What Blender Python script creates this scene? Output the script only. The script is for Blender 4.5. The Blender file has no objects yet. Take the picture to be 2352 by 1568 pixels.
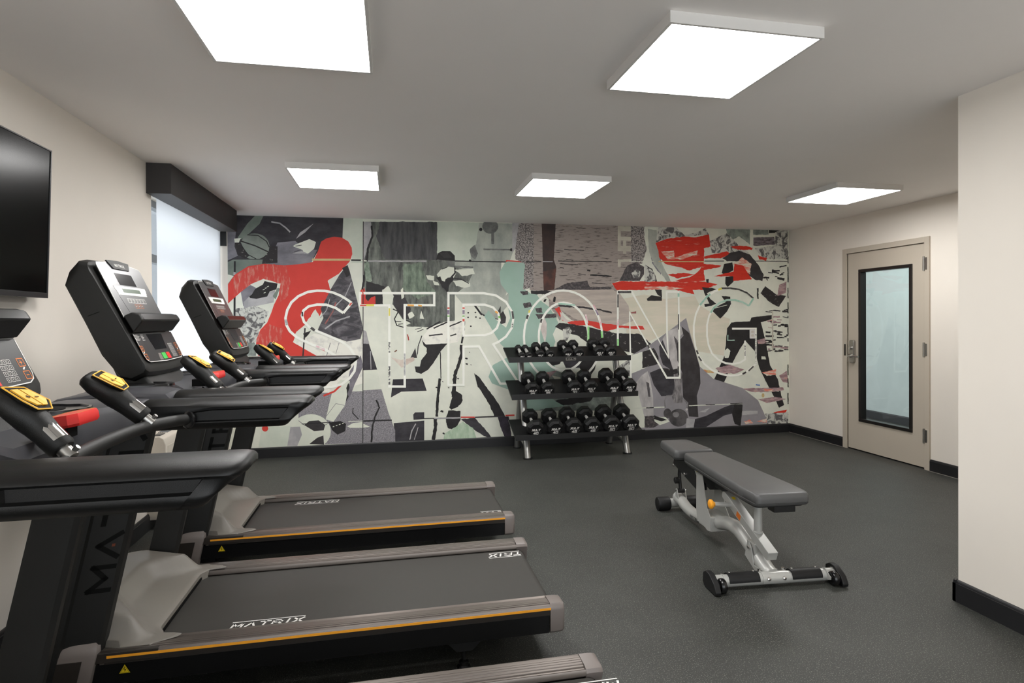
# Hotel gym: three treadmills, a dumbbell rack, an adjustable bench and a mural wall.
import bpy, bmesh, math, random
from mathutils import Vector, Matrix, noise as mnoise

SC = bpy.context.scene
COL = SC.collection
PI = math.pi
rnd = random.Random(7)

# ------------------------------------------------------------------ helpers
def lin(c):
    c = c / 255.0
    return c / 12.92 if c <= 0.04045 else ((c + 0.055) / 1.055) ** 2.4

def rgb(*c):
    return (lin(c[0]), lin(c[1]), lin(c[2]), 1.0)

class MB:
    """collects vertices and faces of ONE mesh"""
    def __init__(s):
        s.v = []; s.f = []; s.m = []; s.sm = []
    def add(s, verts, faces, mi=0, smooth=True):
        o = len(s.v)
        s.v += [tuple(p) for p in verts]
        for f in faces:
            s.f.append(tuple(i + o for i in f)); s.m.append(mi); s.sm.append(smooth)
        return s
    def box(s, x0, x1, y0, y1, z0, z1, mi=0):
        v = [(x0,y0,z0),(x1,y0,z0),(x1,y1,z0),(x0,y1,z0),(x0,y0,z1),(x1,y0,z1),(x1,y1,z1),(x0,y1,z1)]
        return s.add(v, [(0,3,2,1),(4,5,6,7),(0,1,5,4),(1,2,6,5),(2,3,7,6),(3,0,4,7)], mi)
    def loft(s, rings, mi=0, caps=True, closed=True):
        n = len(rings[0]); v = []; f = []
        for r in rings: v += list(r)
        for k in range(len(rings) - 1):
            for i in range(n if closed else n - 1):
                j = (i + 1) % n
                f.append((k*n+i, k*n+j, (k+1)*n+j, (k+1)*n+i))
        if caps and closed:
            f.append(tuple(range(n - 1, -1, -1)))
            f.append(tuple((len(rings)-1)*n + i for i in range(n)))
        return s.add(v, f, mi)
    def prism(s, prof, axis, a, b, mi=0):
        def P(p, t):
            return {'x': (t, p[0], p[1]), 'y': (p[0], t, p[1]), 'z': (p[0], p[1], t)}[axis]
        return s.loft([[P(p, a) for p in prof], [P(p, b) for p in prof]], mi)
    def tube(s, pts, r, seg=14, mi=0, caps=True, flat=None):
        pts = [Vector(p) for p in pts]; n = len(pts)
        rr = r if isinstance(r, (list, tuple)) else [r] * n
        rings = []; up = None
        for i, p in enumerate(pts):
            t = (pts[min(i+1, n-1)] - pts[max(i-1, 0)]).normalized()
            if up is None:
                up = Vector((0,0,1)) if abs(t.z) < .9 else Vector((0,1,0))
            a = (up - t * up.dot(t)).normalized(); up = a; b = t.cross(a)
            k = flat or 1.0
            rings.append([tuple(p + a * (math.cos(2*PI*j/seg) * rr[i] * k) + b * (math.sin(2*PI*j/seg) * rr[i])) for j in range(seg)])
        return s.loft(rings, mi, caps)
    def cyl(s, p0, p1, r, seg=20, mi=0, r1=None):
        return s.tube([p0, p1], [r, r if r1 is None else r1], seg, mi)
    def lathe(s, prof, p0, axis, seg=24, mi=0):
        """prof: list of (distance along axis, radius)"""
        ax = Vector(axis).normalized(); p0 = Vector(p0)
        a = (Vector((0,0,1)) if abs(ax.z) < .9 else Vector((1,0,0))).cross(ax).normalized(); b = ax.cross(a)
        rings = [[tuple(p0 + ax*d + a*(math.cos(2*PI*j/seg)*max(r,1e-4)) + b*(math.sin(2*PI*j/seg)*max(r,1e-4))) for j in range(seg)] for d, r in prof]
        return s.loft(rings, mi)
    def strip(s, o, u, v, pts, w, mi=0, lift=0.0, close=False):
        """flat stroke of width w along 2-D pts, laid in the plane o + x*u + y*v"""
        o = Vector(o); u = Vector(u); v = Vector(v); nn = u.cross(v).normalized() * lift
        P = list(pts) + ([pts[0]] if close else [])
        for (ax_, ay), (bx, by) in zip(P[:-1], P[1:]):
            dx, dy = bx-ax_, by-ay; L = math.hypot(dx, dy) or 1e-9
            dx, dy = dx/L, dy/L; e = w*.42
            q = [(ax_-dx*e-dy*w/2, ay-dy*e+dx*w/2), (ax_-dx*e+dy*w/2, ay-dy*e-dx*w/2), (bx+dx*e+dy*w/2, by+dy*e-dx*w/2), (bx+dx*e-dy*w/2, by+dy*e+dx*w/2)]
            s.add([tuple(o + u*x + v*y + nn) for x, y in q], [(0,1,2,3)], mi, False)
        return s
    def flat(s, o, u, v, pts, mi=0, lift=0.0):
        o = Vector(o); u = Vector(u); v = Vector(v); nn = u.cross(v).normalized() * lift
        return s.add([tuple(o + u*x + v*y + nn) for x, y in pts], [tuple(range(len(pts)))], mi, False)
    def slab(s, o, u, v, pts, t, mi=0, lift=0.0):
        o = Vector(o); u = Vector(u); v = Vector(v); nn = u.cross(v).normalized()
        return s.loft([[tuple(o + u*x + v*y + nn*(lift+d)) for x, y in pts] for d in (0, t)], mi)

def obj(name, mb, mats, parent=None, bevel=0.0, seg=2, angle=35, sub=0, loc=None):
    me = bpy.data.meshes.new(name)
    me.from_pydata(mb.v, [], mb.f); me.update()
    mats = mats if isinstance(mats, (list, tuple)) else [mats]
    for m in mats: me.materials.append(m)
    for p, mi, sm in zip(me.polygons, mb.m, mb.sm):
        p.material_index = mi; p.use_smooth = True
    b = bmesh.new(); b.from_mesh(me)
    bmesh.ops.recalc_face_normals(b, faces=[f for f in b.faces])
    b.to_mesh(me); b.free()
    try: me.set_sharp_from_angle(angle=math.radians(angle))
    except Exception: pass
    o = bpy.data.objects.new(name, me); COL.objects.link(o)
    if parent: o.parent = parent
    if loc: o.location = loc
    if bevel:
        md = o.modifiers.new('edge', 'BEVEL'); md.width = bevel; md.segments = seg; md.limit_method = 'ANGLE'; md.angle_limit = math.radians(35); md.harden_normals = True
    if sub:
        md = o.modifiers.new('round', 'SUBSURF'); md.levels = sub; md.render_levels = sub
    return o

def obj_keep(name, mb, mats, parent=None):
    """flat printed shapes: no normal recalculation"""
    me = bpy.data.meshes.new(name); me.from_pydata(mb.v, [], mb.f); me.update()
    for m in (mats if isinstance(mats, (list, tuple)) else [mats]): me.materials.append(m)
    for p, mi in zip(me.polygons, mb.m): p.material_index = mi
    o = bpy.data.objects.new(name, me); COL.objects.link(o)
    if parent: o.parent = parent
    return o

def thing(name, label, cat, loc=(0,0,0), rz=0, group=None):
    o = bpy.data.objects.new(name, None); COL.objects.link(o)
    o.empty_display_size = .1
    o.location = loc; o.rotation_euler = (0,0,rz); o['label'] = label; o['category'] = cat
    if group: o['group'] = group
    return o

def tag(o, label, cat, group=None):
    o['label'] = label; o['category'] = cat
    if group: o['group'] = group
    return o

def struct(name, mb, m, parent=None, bevel=0.0):
    o = obj(name, mb, m, parent, bevel=bevel)
    if parent is None: o['kind'] = 'structure'
    return o

def dup(root, loc, rz=None, label=None, skip=()):
    r = root.copy(); COL.objects.link(r); r.location = loc
    if rz is not None: r.rotation_euler = (0,0,rz)
    if label: r['label'] = label
    for ch in list(root.children):
        if ch.name.split('.')[0] in skip: continue
        c = ch.copy(); COL.objects.link(c); c.parent = r
        for g in list(ch.children):
            d = g.copy(); COL.objects.link(d); d.parent = c
    return r

def rrect(w, h, r, n=4, cx=0, cy=0):
    out = []
    for qx, qy, a0 in ((1,1,0),(-1,1,90),(-1,-1,180),(1,-1,270)):
        for i in range(n+1):
            a = math.radians(a0 + 90*i/n)
            out.append((cx + qx*(w/2-r) + r*math.cos(a), cy + qy*(h/2-r) + r*math.sin(a)))
    return out

def smooth_path(pts, n=8):
    """Catmull-Rom through pts"""
    P = [Vector(p) for p in pts]; P = [P[0]*2-P[1]] + P + [P[-1]*2-P[-2]]; out = []
    for i in range(1, len(P)-2):
        for k in range(n):
            t = k/n
            out.append(.5*((2*P[i]) + (P[i+1]-P[i-1])*t + (2*P[i-1]-5*P[i]+4*P[i+1]-P[i+2])*t*t + (3*P[i]-P[i-1]-3*P[i+1]+P[i+2])*t**3))
    out.append(P[-2]); return [tuple(p) for p in out]

# stroke lettering: every glyph in a unit box
GL = {
 'M': [[(0,0),(0,1),(.5,.3),(1,1),(1,0)]], 'A': [[(0,0),(.5,1),(1,0)]], 'T': [[(0,1),(1,1)],[(.5,1),(.5,0)]],
 'R': [[(0,0),(0,1),(.85,1),(1,.82),(.85,.48),(.1,.48)],[(.5,.48),(1,0)]], 'I': [[(.5,0),(.5,1)]], 'X': [[(0,0),(1,1)],[(0,1),(1,0)]],
 'U': [[(0,1),(0,.1),(.15,0),(.85,0),(1,.1),(1,1)]], 'L': [[(0,1),(0,0),(1,0)]], 'E': [[(1,1),(0,1),(0,0),(1,0)],[(0,.5),(.8,.5)]],
 'K': [[(0,0),(0,1)],[(1,1),(.1,.5),(1,0)]], '+': [[(.5,.1),(.5,.9)],[(.1,.5),(.9,.5)]], '-': [[(.1,.5),(.9,.5)]],
 '0': [[(.15,0),(0,.15),(0,.85),(.15,1),(.85,1),(1,.85),(1,.15),(.85,0),(.15,0)]], '1': [[(.2,.8),(.5,1),(.5,0)],[(.1,0),(.9,0)]],
 '2': [[(0,.85),(.15,1),(.85,1),(1,.85),(1,.6),(0,.1),(0,0),(1,0)]], '3': [[(0,1),(1,1),(.5,.55),(.85,.5),(1,.35),(1,.15),(.85,0),(0,0)]],
 '4': [[(.75,0),(.75,1),(0,.35),(1,.35)]], '5': [[(1,1),(.05,1),(0,.55),(.8,.6),(1,.45),(1,.15),(.8,0),(0,.05)]],
 'V': [[(0,1),(.5,0),(1,1)]],
}
def letters(mb, text, o, u, v, h, w, gap, t, mi=0, slant=0.0, lift=.0006):
    x = 0
    for ch in text:
        for line in GL.get(ch, []):
            ww = w*.35 if ch == 'I' else w
            mb.strip(o, u, v, [(x + p[0]*ww + p[1]*h*slant, p[1]*h) for p in line], t, mi, lift)
        x += (w*.35 if ch == 'I' else w) + gap
    return x - gap

# ------------------------------------------------------------------ materials
def nd(nt, t, **kw):
    n = nt.nodes.new(t)
    for k, v in kw.items():
        if k.startswith('i_'):
            n.inputs[int(k[2:]) if k[2:].isdigit() else k[2:].replace('_', ' ')].default_value = v
        else: setattr(n, k, v)
    return n

def mat(name, c, rough=.5, metal=0.0, spec=.5, var=0.0, vscale=8.0, stretch=(1,1,1), speck=None, bump=0.0, bscale=300.0, coat=0.0, emit=None):
    m = bpy.data.materials.new(name); m.use_nodes = True; nt = m.node_tree
    b = nt.nodes['Principled BSDF']
    b.inputs['Base Color'].default_value = c; b.inputs['Roughness'].default_value = rough; b.inputs['Metallic'].default_value = metal
    b.inputs['Specular IOR Level'].default_value = spec; b.inputs['Coat Weight'].default_value = coat
    tc = nd(nt, 'ShaderNodeTexCoord'); mp = nd(nt, 'ShaderNodeMapping'); mp.inputs['Scale'].default_value = stretch
    nt.links.new(tc.outputs['Object'], mp.inputs['Vector'])
    col = None
    if var:
        n = nd(nt, 'ShaderNodeTexNoise'); n.inputs['Scale'].default_value = vscale; n.inputs['Detail'].default_value = 4
        nt.links.new(mp.outputs[0], n.inputs['Vector'])
        r = nd(nt, 'ShaderNodeValToRGB'); r.color_ramp.elements[0].position = .3; r.color_ramp.elements[1].position = .7
        r.color_ramp.elements[0].color = (c[0]*(1-var), c[1]*(1-var), c[2]*(1-var), 1); r.color_ramp.elements[1].color = (min(1,c[0]*(1+var)), min(1,c[1]*(1+var)), min(1,c[2]*(1+var)), 1)
        nt.links.new(n.outputs['Fac'], r.inputs[0]); col = r.outputs[0]
    if speck:
        sc, amt, scol = speck
        n2 = nd(nt, 'ShaderNodeTexNoise'); n2.inputs['Scale'].default_value = sc; n2.inputs['Detail'].default_value = 1
        nt.links.new(tc.outputs['Object'], n2.inputs['Vector'])
        r2 = nd(nt, 'ShaderNodeValToRGB'); r2.color_ramp.elements[0].position = amt; r2.color_ramp.elements[1].position = amt + .08
        nt.links.new(n2.outputs['Fac'], r2.inputs[0])
        mx = nd(nt, 'ShaderNodeMixRGB'); mx.inputs[1].default_value = c; mx.inputs[2].default_value = scol
        if col: nt.links.new(col, mx.inputs[1])
        nt.links.new(r2.outputs[0], mx.inputs[0]); col = mx.outputs[0]
    if col: nt.links.new(col, b.inputs['Base Color'])
    if bump:
        n3 = nd(nt, 'ShaderNodeTexNoise'); n3.inputs['Scale'].default_value = bscale; n3.inputs['Detail'].default_value = 2
        nt.links.new(mp.outputs[0], n3.inputs['Vector'])
        bp = nd(nt, 'ShaderNodeBump'); bp.inputs['Strength'].default_value = bump; bp.inputs['Distance'].default_value = .002
        nt.links.new(n3.outputs['Fac'], bp.inputs['Height']); nt.links.new(bp.outputs[0], b.inputs['Normal'])
    if emit:
        b.inputs['Emission Color'].default_value = c; b.inputs['Emission Strength'].default_value = emit
    return m

M = {}
M['wall'] = mat('wall paint', rgb(236,229,219), .7, var=.015, vscale=3, bump=.05, bscale=500)
M['ceiling'] = mat('ceiling paint', rgb(246,242,239), .8, var=.01, vscale=2)
M['floor'] = mat('rubber floor', rgb(53,54,51), .52, spec=.45, var=.16, vscale=2.6, speck=(210,.60,rgb(112,113,107)), bump=.4, bscale=260)
M['base'] = mat('black vinyl baseboard', rgb(29,29,31), .42, spec=.5, var=.05)
M['caulk'] = mat('pale caulk line', rgb(150,146,138), .6)
M['door'] = mat('door paint', rgb(194,184,169), .45, var=.015, vscale=4)
M['lite'] = mat('dark bronze trim', rgb(26,22,20), .4, var=.05)
M['steel'] = mat('brushed steel', rgb(176,174,170), .28, 1.0, var=.05, vscale=30, stretch=(1,1,8))
M['chrome'] = mat('chrome', rgb(205,203,200), .14, 1.0, var=.02)
M['white_frame'] = mat('white enamel', rgb(222,220,217), .5, var=.01)
M['valance'] = mat('charcoal valance laminate', rgb(46,44,44), .55, var=.06, vscale=12)
M['cream_plastic'] = mat('cream plastic', rgb(214,206,193), .45, var=.02)
M['plastic'] = mat('charcoal plastic', rgb(25,25,24), .46, spec=.4, var=.06, vscale=20, bump=.25, bscale=900)
M['plastic_rail'] = mat('textured black handrail plastic', rgb(15,15,15), .36, spec=.34, var=.05, vscale=20, bump=.22, bscale=1300)
M['handle'] = mat('knurled handle', rgb(206,204,200), .42, .45, var=.08, vscale=200)
M['plastic_gloss'] = mat('gloss black plastic', rgb(17,17,18), .22, spec=.5, var=.04)
M['dash'] = mat('slate grey plastic', rgb(60,60,64), .42, var=.04, vscale=10, bump=.1, bscale=900)
M['hood'] = mat('warm grey plastic', rgb(124,119,112), .42, var=.02, vscale=6)
M['rail_metal'] = mat('bronze grey anodised rail', rgb(112,104,98), .34, .55, var=.06, vscale=60, stretch=(.02,1,1))
M['cap'] = mat('taupe end cap plastic', rgb(118,110,106), .4, var=.03)
M['sidegrey'] = mat('dark bronze side', rgb(52,47,43), .45, .3, var=.05)
M['belt'] = mat('woven black belt', rgb(58,56,53), .5, spec=.35, var=.05, vscale=40, speck=(900,.58,rgb(66,64,62)), bump=.4, bscale=900)
M['orange'] = mat('amber stripe', rgb(246,166,44), .45, var=.02)
M['amber_key'] = mat('amber key rubber', rgb(246,188,66), .5, var=.03)
M['white_print'] = mat('white print', rgb(228,226,222), .5, var=.02)
M['black_print'] = mat('black print', rgb(9,9,9), .65, spec=.15, var=.05)
M['red'] = mat('red plastic', rgb(224,48,46), .35, var=.03)
M['green_key'] = mat('green key', rgb(70,190,84), .4, var=.03)
M['orange_line'] = mat('orange print', rgb(226,120,40), .5, var=.03)
M['panel_silver'] = mat('metallic graphite overlay', rgb(104,104,105), .3, .6, var=.05, vscale=12)
M['panel_dark'] = mat('dark membrane overlay', rgb(44,44,45), .35, var=.05, vscale=30)
M['screen'] = mat('dark display glass', rgb(20,21,24), .12, spec=.6, var=.1, vscale=40)
M['dim_orange'] = mat('dull orange dot', rgb(104,46,20), .6)
M['lcd'] = mat('green lcd', rgb(54,76,50), .3, var=.08, vscale=60)
M['rack_black'] = mat('black powder coat', rgb(13,13,14), .42, var=.08, vscale=30, bump=.1, bscale=900)
M['rack_steel'] = mat('silver powder tube', rgb(172,171,168), .3, .85, var=.04)
M['rubber'] = mat('black rubber', rgb(17,17,18), .5, spec=.4, var=.08, vscale=40, bump=.12, bscale=700)
M['vinyl'] = mat('charcoal upholstery vinyl', rgb(80,80,80), .42, spec=.5, var=.03, vscale=10, bump=.15, bscale=600)
M['vinyl_edge'] = mat('dark vinyl underside', rgb(40,40,41), .5, var=.05)
M['silver_paint'] = mat('silver frame paint', rgb(186,186,182), .34, .25, var=.02, vscale=10)
M['black_frame'] = mat('black frame steel', rgb(30,30,31), .4, .2, var=.06)
M['yellow'] = mat('yellow sticker', rgb(236,206,30), .5, var=.03)
M['tv_screen'] = mat('black television glass', rgb(3,3,3), .22, spec=.12, var=.1, vscale=4)
M['tv_bezel'] = mat('dark television bezel', rgb(44,44,46), .32, var=.05)
M['sticker'] = mat('pale sticker', rgb(200,198,192), .5, var=.12, vscale=60)
M['corridor'] = mat('corridor paint', rgb(196,206,205), .7, var=.03, vscale=5)
M['window_frame'] = mat('grey window frame', rgb(120,124,128), .45, var=.03)

def emissive(name, c, s):
    m = bpy.data.materials.new(name); m.use_nodes = True; nt = m.node_tree; nt.nodes.clear()
    e = nd(nt, 'ShaderNodeEmission'); e.inputs[0].default_value = c; e.inputs[1].default_value = s
    o = nd(nt, 'ShaderNodeOutputMaterial'); nt.links.new(e.outputs[0], o.inputs[0]); return m

def glass_mat(name, tint, refl=.08):
    m = bpy.data.materials.new(name); m.use_nodes = True; nt = m.node_tree; nt.nodes.clear()
    t = nd(nt, 'ShaderNodeBsdfTransparent'); t.inputs[0].default_value = tint
    g = nd(nt, 'ShaderNodeBsdfGlossy'); g.inputs['Roughness'].default_value = .03
    lw = nd(nt, 'ShaderNodeLayerWeight'); lw.inputs[0].default_value = .5
    pw = nd(nt, 'ShaderNodeMath', operation='POWER'); pw.inputs[1].default_value = 5.0
    ma = nd(nt, 'ShaderNodeMath', operation='MULTIPLY_ADD'); ma.inputs[1].default_value = .92; ma.inputs[2].default_value = refl
    mx = nd(nt, 'ShaderNodeMixShader'); o = nd(nt, 'ShaderNodeOutputMaterial')
    nt.links.new(lw.outputs['Facing'], pw.inputs[0]); nt.links.new(pw.outputs[0], ma.inputs[0])
    nt.links.new(ma.outputs[0], mx.inputs[0]); nt.links.new(t.outputs[0], mx.inputs[1]); nt.links.new(g.outputs[0], mx.inputs[2]); nt.links.new(mx.outputs[0], o.inputs[0]); return m

def shade_mat():
    m = bpy.data.materials.new('white roller fabric'); m.use_nodes = True; nt = m.node_tree; nt.nodes.clear()
    d = nd(nt, 'ShaderNodeBsdfDiffuse'); d.inputs[0].default_value = rgb(222,220,216)
    t = nd(nt, 'ShaderNodeBsdfTranslucent'); t.inputs[0].default_value = rgb(244,245,247)
    w = nd(nt, 'ShaderNodeTexNoise'); w.inputs['Scale'].default_value = 500
    tc = nd(nt, 'ShaderNodeTexCoord'); nt.links.new(tc.outputs['Object'], w.inputs['Vector'])
    bp = nd(nt, 'ShaderNodeBump'); bp.inputs['Strength'].default_value = .1; bp.inputs['Distance'].default_value = .001
    nt.links.new(w.outputs['Fac'], bp.inputs['Height']); nt.links.new(bp.outputs[0], d.inputs['Normal'])
    mx = nd(nt, 'ShaderNodeMixShader'); mx.inputs[0].default_value = .8; o = nd(nt, 'ShaderNodeOutputMaterial')
    nt.links.new(d.outputs[0], mx.inputs[1]); nt.links.new(t.outputs[0], mx.inputs[2]); nt.links.new(mx.outputs[0], o.inputs[0]); return m
M['shade'] = shade_mat()
M['glass'] = glass_mat('clear door glass', (.90,.94,.94,1))
M['window_glass'] = glass_mat('window glass', (.92,.95,.97,1))
M['panel_light'] = emissive('lit diffuser', (1.0,.985,.965,1), 24.0)
# ------------------------------------------------------------------ the room
XL, XR, XC = -1.568, 4.664, 2.644         # left wall, right wall, face of the wall jog
YB, YJ, YN = 6.202, 2.305, -2.2           # back wall, end of the jog, open end behind the camera
H = 2.404
DY0, DY1, DT = 4.374, 5.287, 2.024        # door leaf opening in the right wall
CX = 6.37                                  # far wall of the corridor beyond the door

f = MB(); f.box(XL-.4, CX+.2, YN, 9.0, -.1, 0); struct('floor', f, M['floor'])
c = MB(); c.box(XL-.4, CX+.2, YN, 9.0, H, H+.1); struct('ceiling', c, M['ceiling'])
w = MB(); w.box(XL-.4, XR+.12, YB, YB+.12, 0, H); struct('wall_back', w, M['wall'])

# left wall with the window recess that runs up to the back wall
WY0, WZ0, WZ1 = 4.336, .78, 2.26
w = MB()
w.box(XL-.25, XL, YN, WY0, 0, H)
w.box(XL-.25, XL, WY0, YB, 0, WZ0); w.box(XL-.25, XL, WY0, YB, WZ1, H)
struct('wall_left', w, M['wall'])
w = MB(); fx0, fx1 = XL-.22, XL-.16
for (a, b, z0, z1) in ((WY0, YB, WZ0, WZ0+.05), (WY0, YB, 1.80, 1.86), (WY0, WY0+.05, WZ0, WZ1), (YB-.05, YB, WZ0, WZ1), (WY0, YB, WZ1-.05, WZ1)):
    w.box(fx0, fx1, a, b, z0, z1)
wn = struct('window_1', w, M['window_frame'])
g = MB(); g.add([(XL-.19, WY0+.04, WZ0+.04), (XL-.19, YB-.04, WZ0+.04), (XL-.19, YB-.04, WZ1-.04), (XL-.19, WY0+.04, WZ1-.04)], [(0,1,2,3)]); obj('pane', g, M['window_glass'], wn)
s = MB(); s.box(XL-.17, XL+.012, WY0, YB, WZ0-.03, WZ0); obj('sill', s, M['white_frame'], wn, bevel=.004)

w = MB(); w.box(XL-5.5, XL-.26, 7.6, 7.8, 0, 6.0); struct('wall_added_sky_block', w, M['window_frame'])  # added outside wall, keeps bright sky out of the gap beside the shade

# right wall and the jog beside the camera
w = MB()
w.box(XR, XR+.12, YJ-.2, DY0, 0, H); w.box(XR, XR+.12, DY1, YB, 0, H); w.box(XR, XR+.12, DY0, DY1, DT, H)
struct('wall_right', w, M['wall'])
w = MB(); w.box(XC, XR+.12, YN, YJ, 0, H); struct('wall_front', w, M['wall'])

# baseboards: straight vinyl with a small stepped lip
def base_profile(t=.016):
    return [(0,0),(t,0),(t,.088),(t*.78,.0895),(t*.72,.098),(t*.45,.1035),(0,.1035)]
def baseboard(name, runs):
    b = MB()
    for kind, p, q, at, sgn in runs:
        if kind == 'x': b.prism([(at + sgn*a, z) for a, z in base_profile()], 'x', p, q)
        else: b.prism([(at + sgn*a, z) for a, z in base_profile()], 'y', p, q)
    return struct(name, b, M['base'])
baseboard('baseboard_back', [('x', XL, XR, YB, -1)])
baseboard('baseboard_left', [('y', YN, YB, XL, 1)])
baseboard('baseboard_right', [('y', YJ, DY0-.055, XR, -1), ('y', DY1+.055, YB, XR, -1)])
baseboard('baseboard_front', [('y', YN, YJ+.016, XC, -1), ('x', XC-.016, XR, YJ, 1)])
b = MB()
b.box(XR-.019, XR-.016, YJ, DY0-.055, 0, .003); b.box(XR-.019, XR-.016, DY1+.055, YB, 0, .003)
struct('trim_1', b, M['caulk'])

# door: pressed steel frame, flush leaf with a tall glass lite
fr = MB(); FW = .051
def jamb(y0, y1, z0, z1): fr.box(XR-.016, XR+.13, y0, y1, z0, z1)
jamb(DY0-FW, DY0, 0, DT+FW); jamb(DY1, DY1+FW, 0, DT+FW); jamb(DY0, DY1, DT, DT+FW)
fr.box(XR+.075, XR+.12, DY0, DY0+.016, 0, DT); fr.box(XR+.075, XR+.12, DY1-.016, DY1, 0, DT); fr.box(XR+.075, XR+.12, DY0, DY1, DT-.016, DT)
dr = struct('door_1', fr, M['door'], bevel=.002)
LY0, LY1, LZ0, LZ1 = 4.537, 5.110, .330, 1.822        # cut-out for the lite
lf = MB(); lx0, lx1 = XR+.006, XR+.050; e = .003
lf.box(lx0, lx1, DY0+e, LY0, .012, DT-e); lf.box(lx0, lx1, LY1, DY1-e, .012, DT-e)
lf.box(lx0, lx1, LY0, LY1, .012, LZ0); lf.box(lx0, lx1, LY0, LY1, LZ1, DT-e)
leaf = obj('door_leaf', lf, M['door'], dr)
k = MB(); k.box(lx0+.01, lx1-.01, DY0, DY0+e, 0, DT); k.box(lx0+.01, lx1-.01, DY1-e, DY1, 0, DT); k.box(lx0+.01, lx1-.01, DY0, DY1, DT-e, DT); k.box(lx0+.01, lx1-.01, DY0, DY1, .001, .012)
obj('door_seal', k, M['black_print'], dr)
fb = MB(); t = .030; px = XR-.006
for (a, b_, z0, z1) in ((LY0-t+.004, LY1+t-.004, LZ1-.004, LZ1+t-.004), (LY0-t+.004, LY1+t-.004, LZ0-t+.004, LZ0+.004), (LY0-t+.004, LY0+.004, LZ0+.004, LZ1-.004), (LY1-.004, LY1+t-.004, LZ0+.004, LZ1-.004)):
    fb.box(px, XR+.062, a, b_, z0, z1)
obj('glass_trim', fb, M['lite'], dr, bevel=.003)
g = MB(); g.add([(XR+.028, LY0, LZ0), (XR+.028, LY1, LZ0), (XR+.028, LY1, LZ1), (XR+.028, LY0, LZ1)], [(0,1,2,3)]); obj('pane', g, M['glass'], dr)
for z in (1.836, 1.069, .300):
    h = MB(); y = DY0-.001
    h.cyl((XR-.020, y, z-.062), (XR-.020, y, z+.062), .0085, 16)
    for zz in (-.066, .063): h.cyl((XR-.020, y, z+zz), (XR-.020, y, z+zz+.003), .0068, 12)
    h.box(XR-.018, XR-.0155, y-.03, y+.0, z-.055, z+.055)
    obj('hinge', h, M['steel'], dr)
lk = MB(); ly = 5.213
lk.slab((XR+.006, ly, 1.012), (0,-1,0), (0,0,1), rrect(.064, .236, .022, 5), .024)
lk.slab((XR-.018, ly-.004, 1.05), (0,-1,0), (0,0,1), rrect(.05, .15, .006, 3), .006)
lock = obj('lock_plate', lk, M['steel'], dr, bevel=.003)
lv = MB()
lv.lathe([(0,.020),(.02,.020),(.024,.014),(.05,.012)], (XR-.018, ly, .968), (-1,0,0), 18)
lv.tube(smooth_path([(XR-.062, ly+.004, .968), (XR-.066, ly-.03, .968), (XR-.064, ly-.09, .968), (XR-.060, ly-.135, .966)], 5), [.009]*15+[.008], 12)
obj('door_handle', lv, M['chrome'], dr)
tt = MB(); tt.lathe([(0,.016),(.012,.016),(.014,.012)], (XR-.022, ly, 1.05), (-1,0,0), 16); tt.box(XR-.050, XR-.034, ly-.012, ly+.012, 1.046, 1.054)
obj('thumb_turn', tt, M['chrome'], dr)
sp = MB(); sp.box(XR-.018, XR-.0155, DY1+.004, DY1+.026, .965, 1.085); obj('strike_plate', sp, M['lite'], dr)

# corridor seen through the glass
w = MB(); w.box(CX, CX+.12, 2.3, 9.0, 0, H); struct('wall_corridor', w, M['corridor'])
baseboard('baseboard_corridor', [('y', 2.3, 9.0, CX, -1)])
w = MB(); w.box(XR+.12, CX, 2.2, 2.32, 0, H); w.box(XR+.12, CX, 8.9, 9.0, 0, H); struct('wall_corridor_end', w, M['corridor'])

# ------------------------------------------------------------------ ceiling panels
def ceiling_panel(x, y, label):
    t = thing('ceiling_light', label, 'ceiling light', (x, y, H), 0, 'square ceiling light panels')
    S, lip, d = .300, .012, .042
    fm = MB()
    fm.box(-S, S, -S, -S+lip, -d, 0); fm.box(-S, S, S-lip, S, -d, 0); fm.box(-S, -S+lip, -S+lip, S-lip, -d, 0); fm.box(S-lip, S, -S+lip, S-lip, -d, 0)
    fm.box(-S+lip, S-lip, -S+lip, S-lip, -.006, 0)
    obj('frame', fm, M['white_frame'], t, bevel=.0015)
    df = MB(); a = S-lip; df.box(-a, a, -a, a, -d+.002, -d+.008)
    obj('diffuser', df, M['panel_light'], t)
    return t
p0 = ceiling_panel(-.365, 2.165, 'large square ceiling light cut by the top edge, nearest on the left')
dup(p0, (1.235, 2.145, H), label='square ceiling light near the middle of the ceiling, fully in view and closest')
dup(p0, (-.375, 4.365, H), label='square ceiling light in front of the mural above the basketball')
dup(p0, (1.290, 4.365, H), label='square ceiling light in front of the mural above the dumbbell rack')
dup(p0, (3.668, 4.215, H), label='square ceiling light nearest the grey door')

# ------------------------------------------------------------------ window dressing
v = MB(); v.box(XL, -1.418, 4.253, 5.945, 2.203, H-.001)
tag(obj('window_valance', v, M['valance'], None, bevel=.002), 'charcoal box valance at the ceiling over the bright window', 'valance')
rs = thing('roller_shade', 'white roller shade drawn down over the bright window', 'roller shade', (XL-.062, 4.6, 0))
s = MB(); s.box(-.0007, .0007, 0, 1.585, .80, 2.25); obj('fabric', s, M['shade'], rs)
s = MB(); s.cyl((0, -.03, 2.262), (0, 1.6, 2.262), .026, 16); obj('roller', s, M['white_frame'], rs)
s = MB(); s.box(-.006, .006, 0, 1.585, .785, .812); obj('bottom_bar', s, M['white_frame'], rs)
s = MB(); s.box(-.03, .055, 1.586, 1.6, 2.1, 2.262); obj('dark_end_block', s, M['black_frame'], rs)  # dark block at the far top end, below the valance

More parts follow.
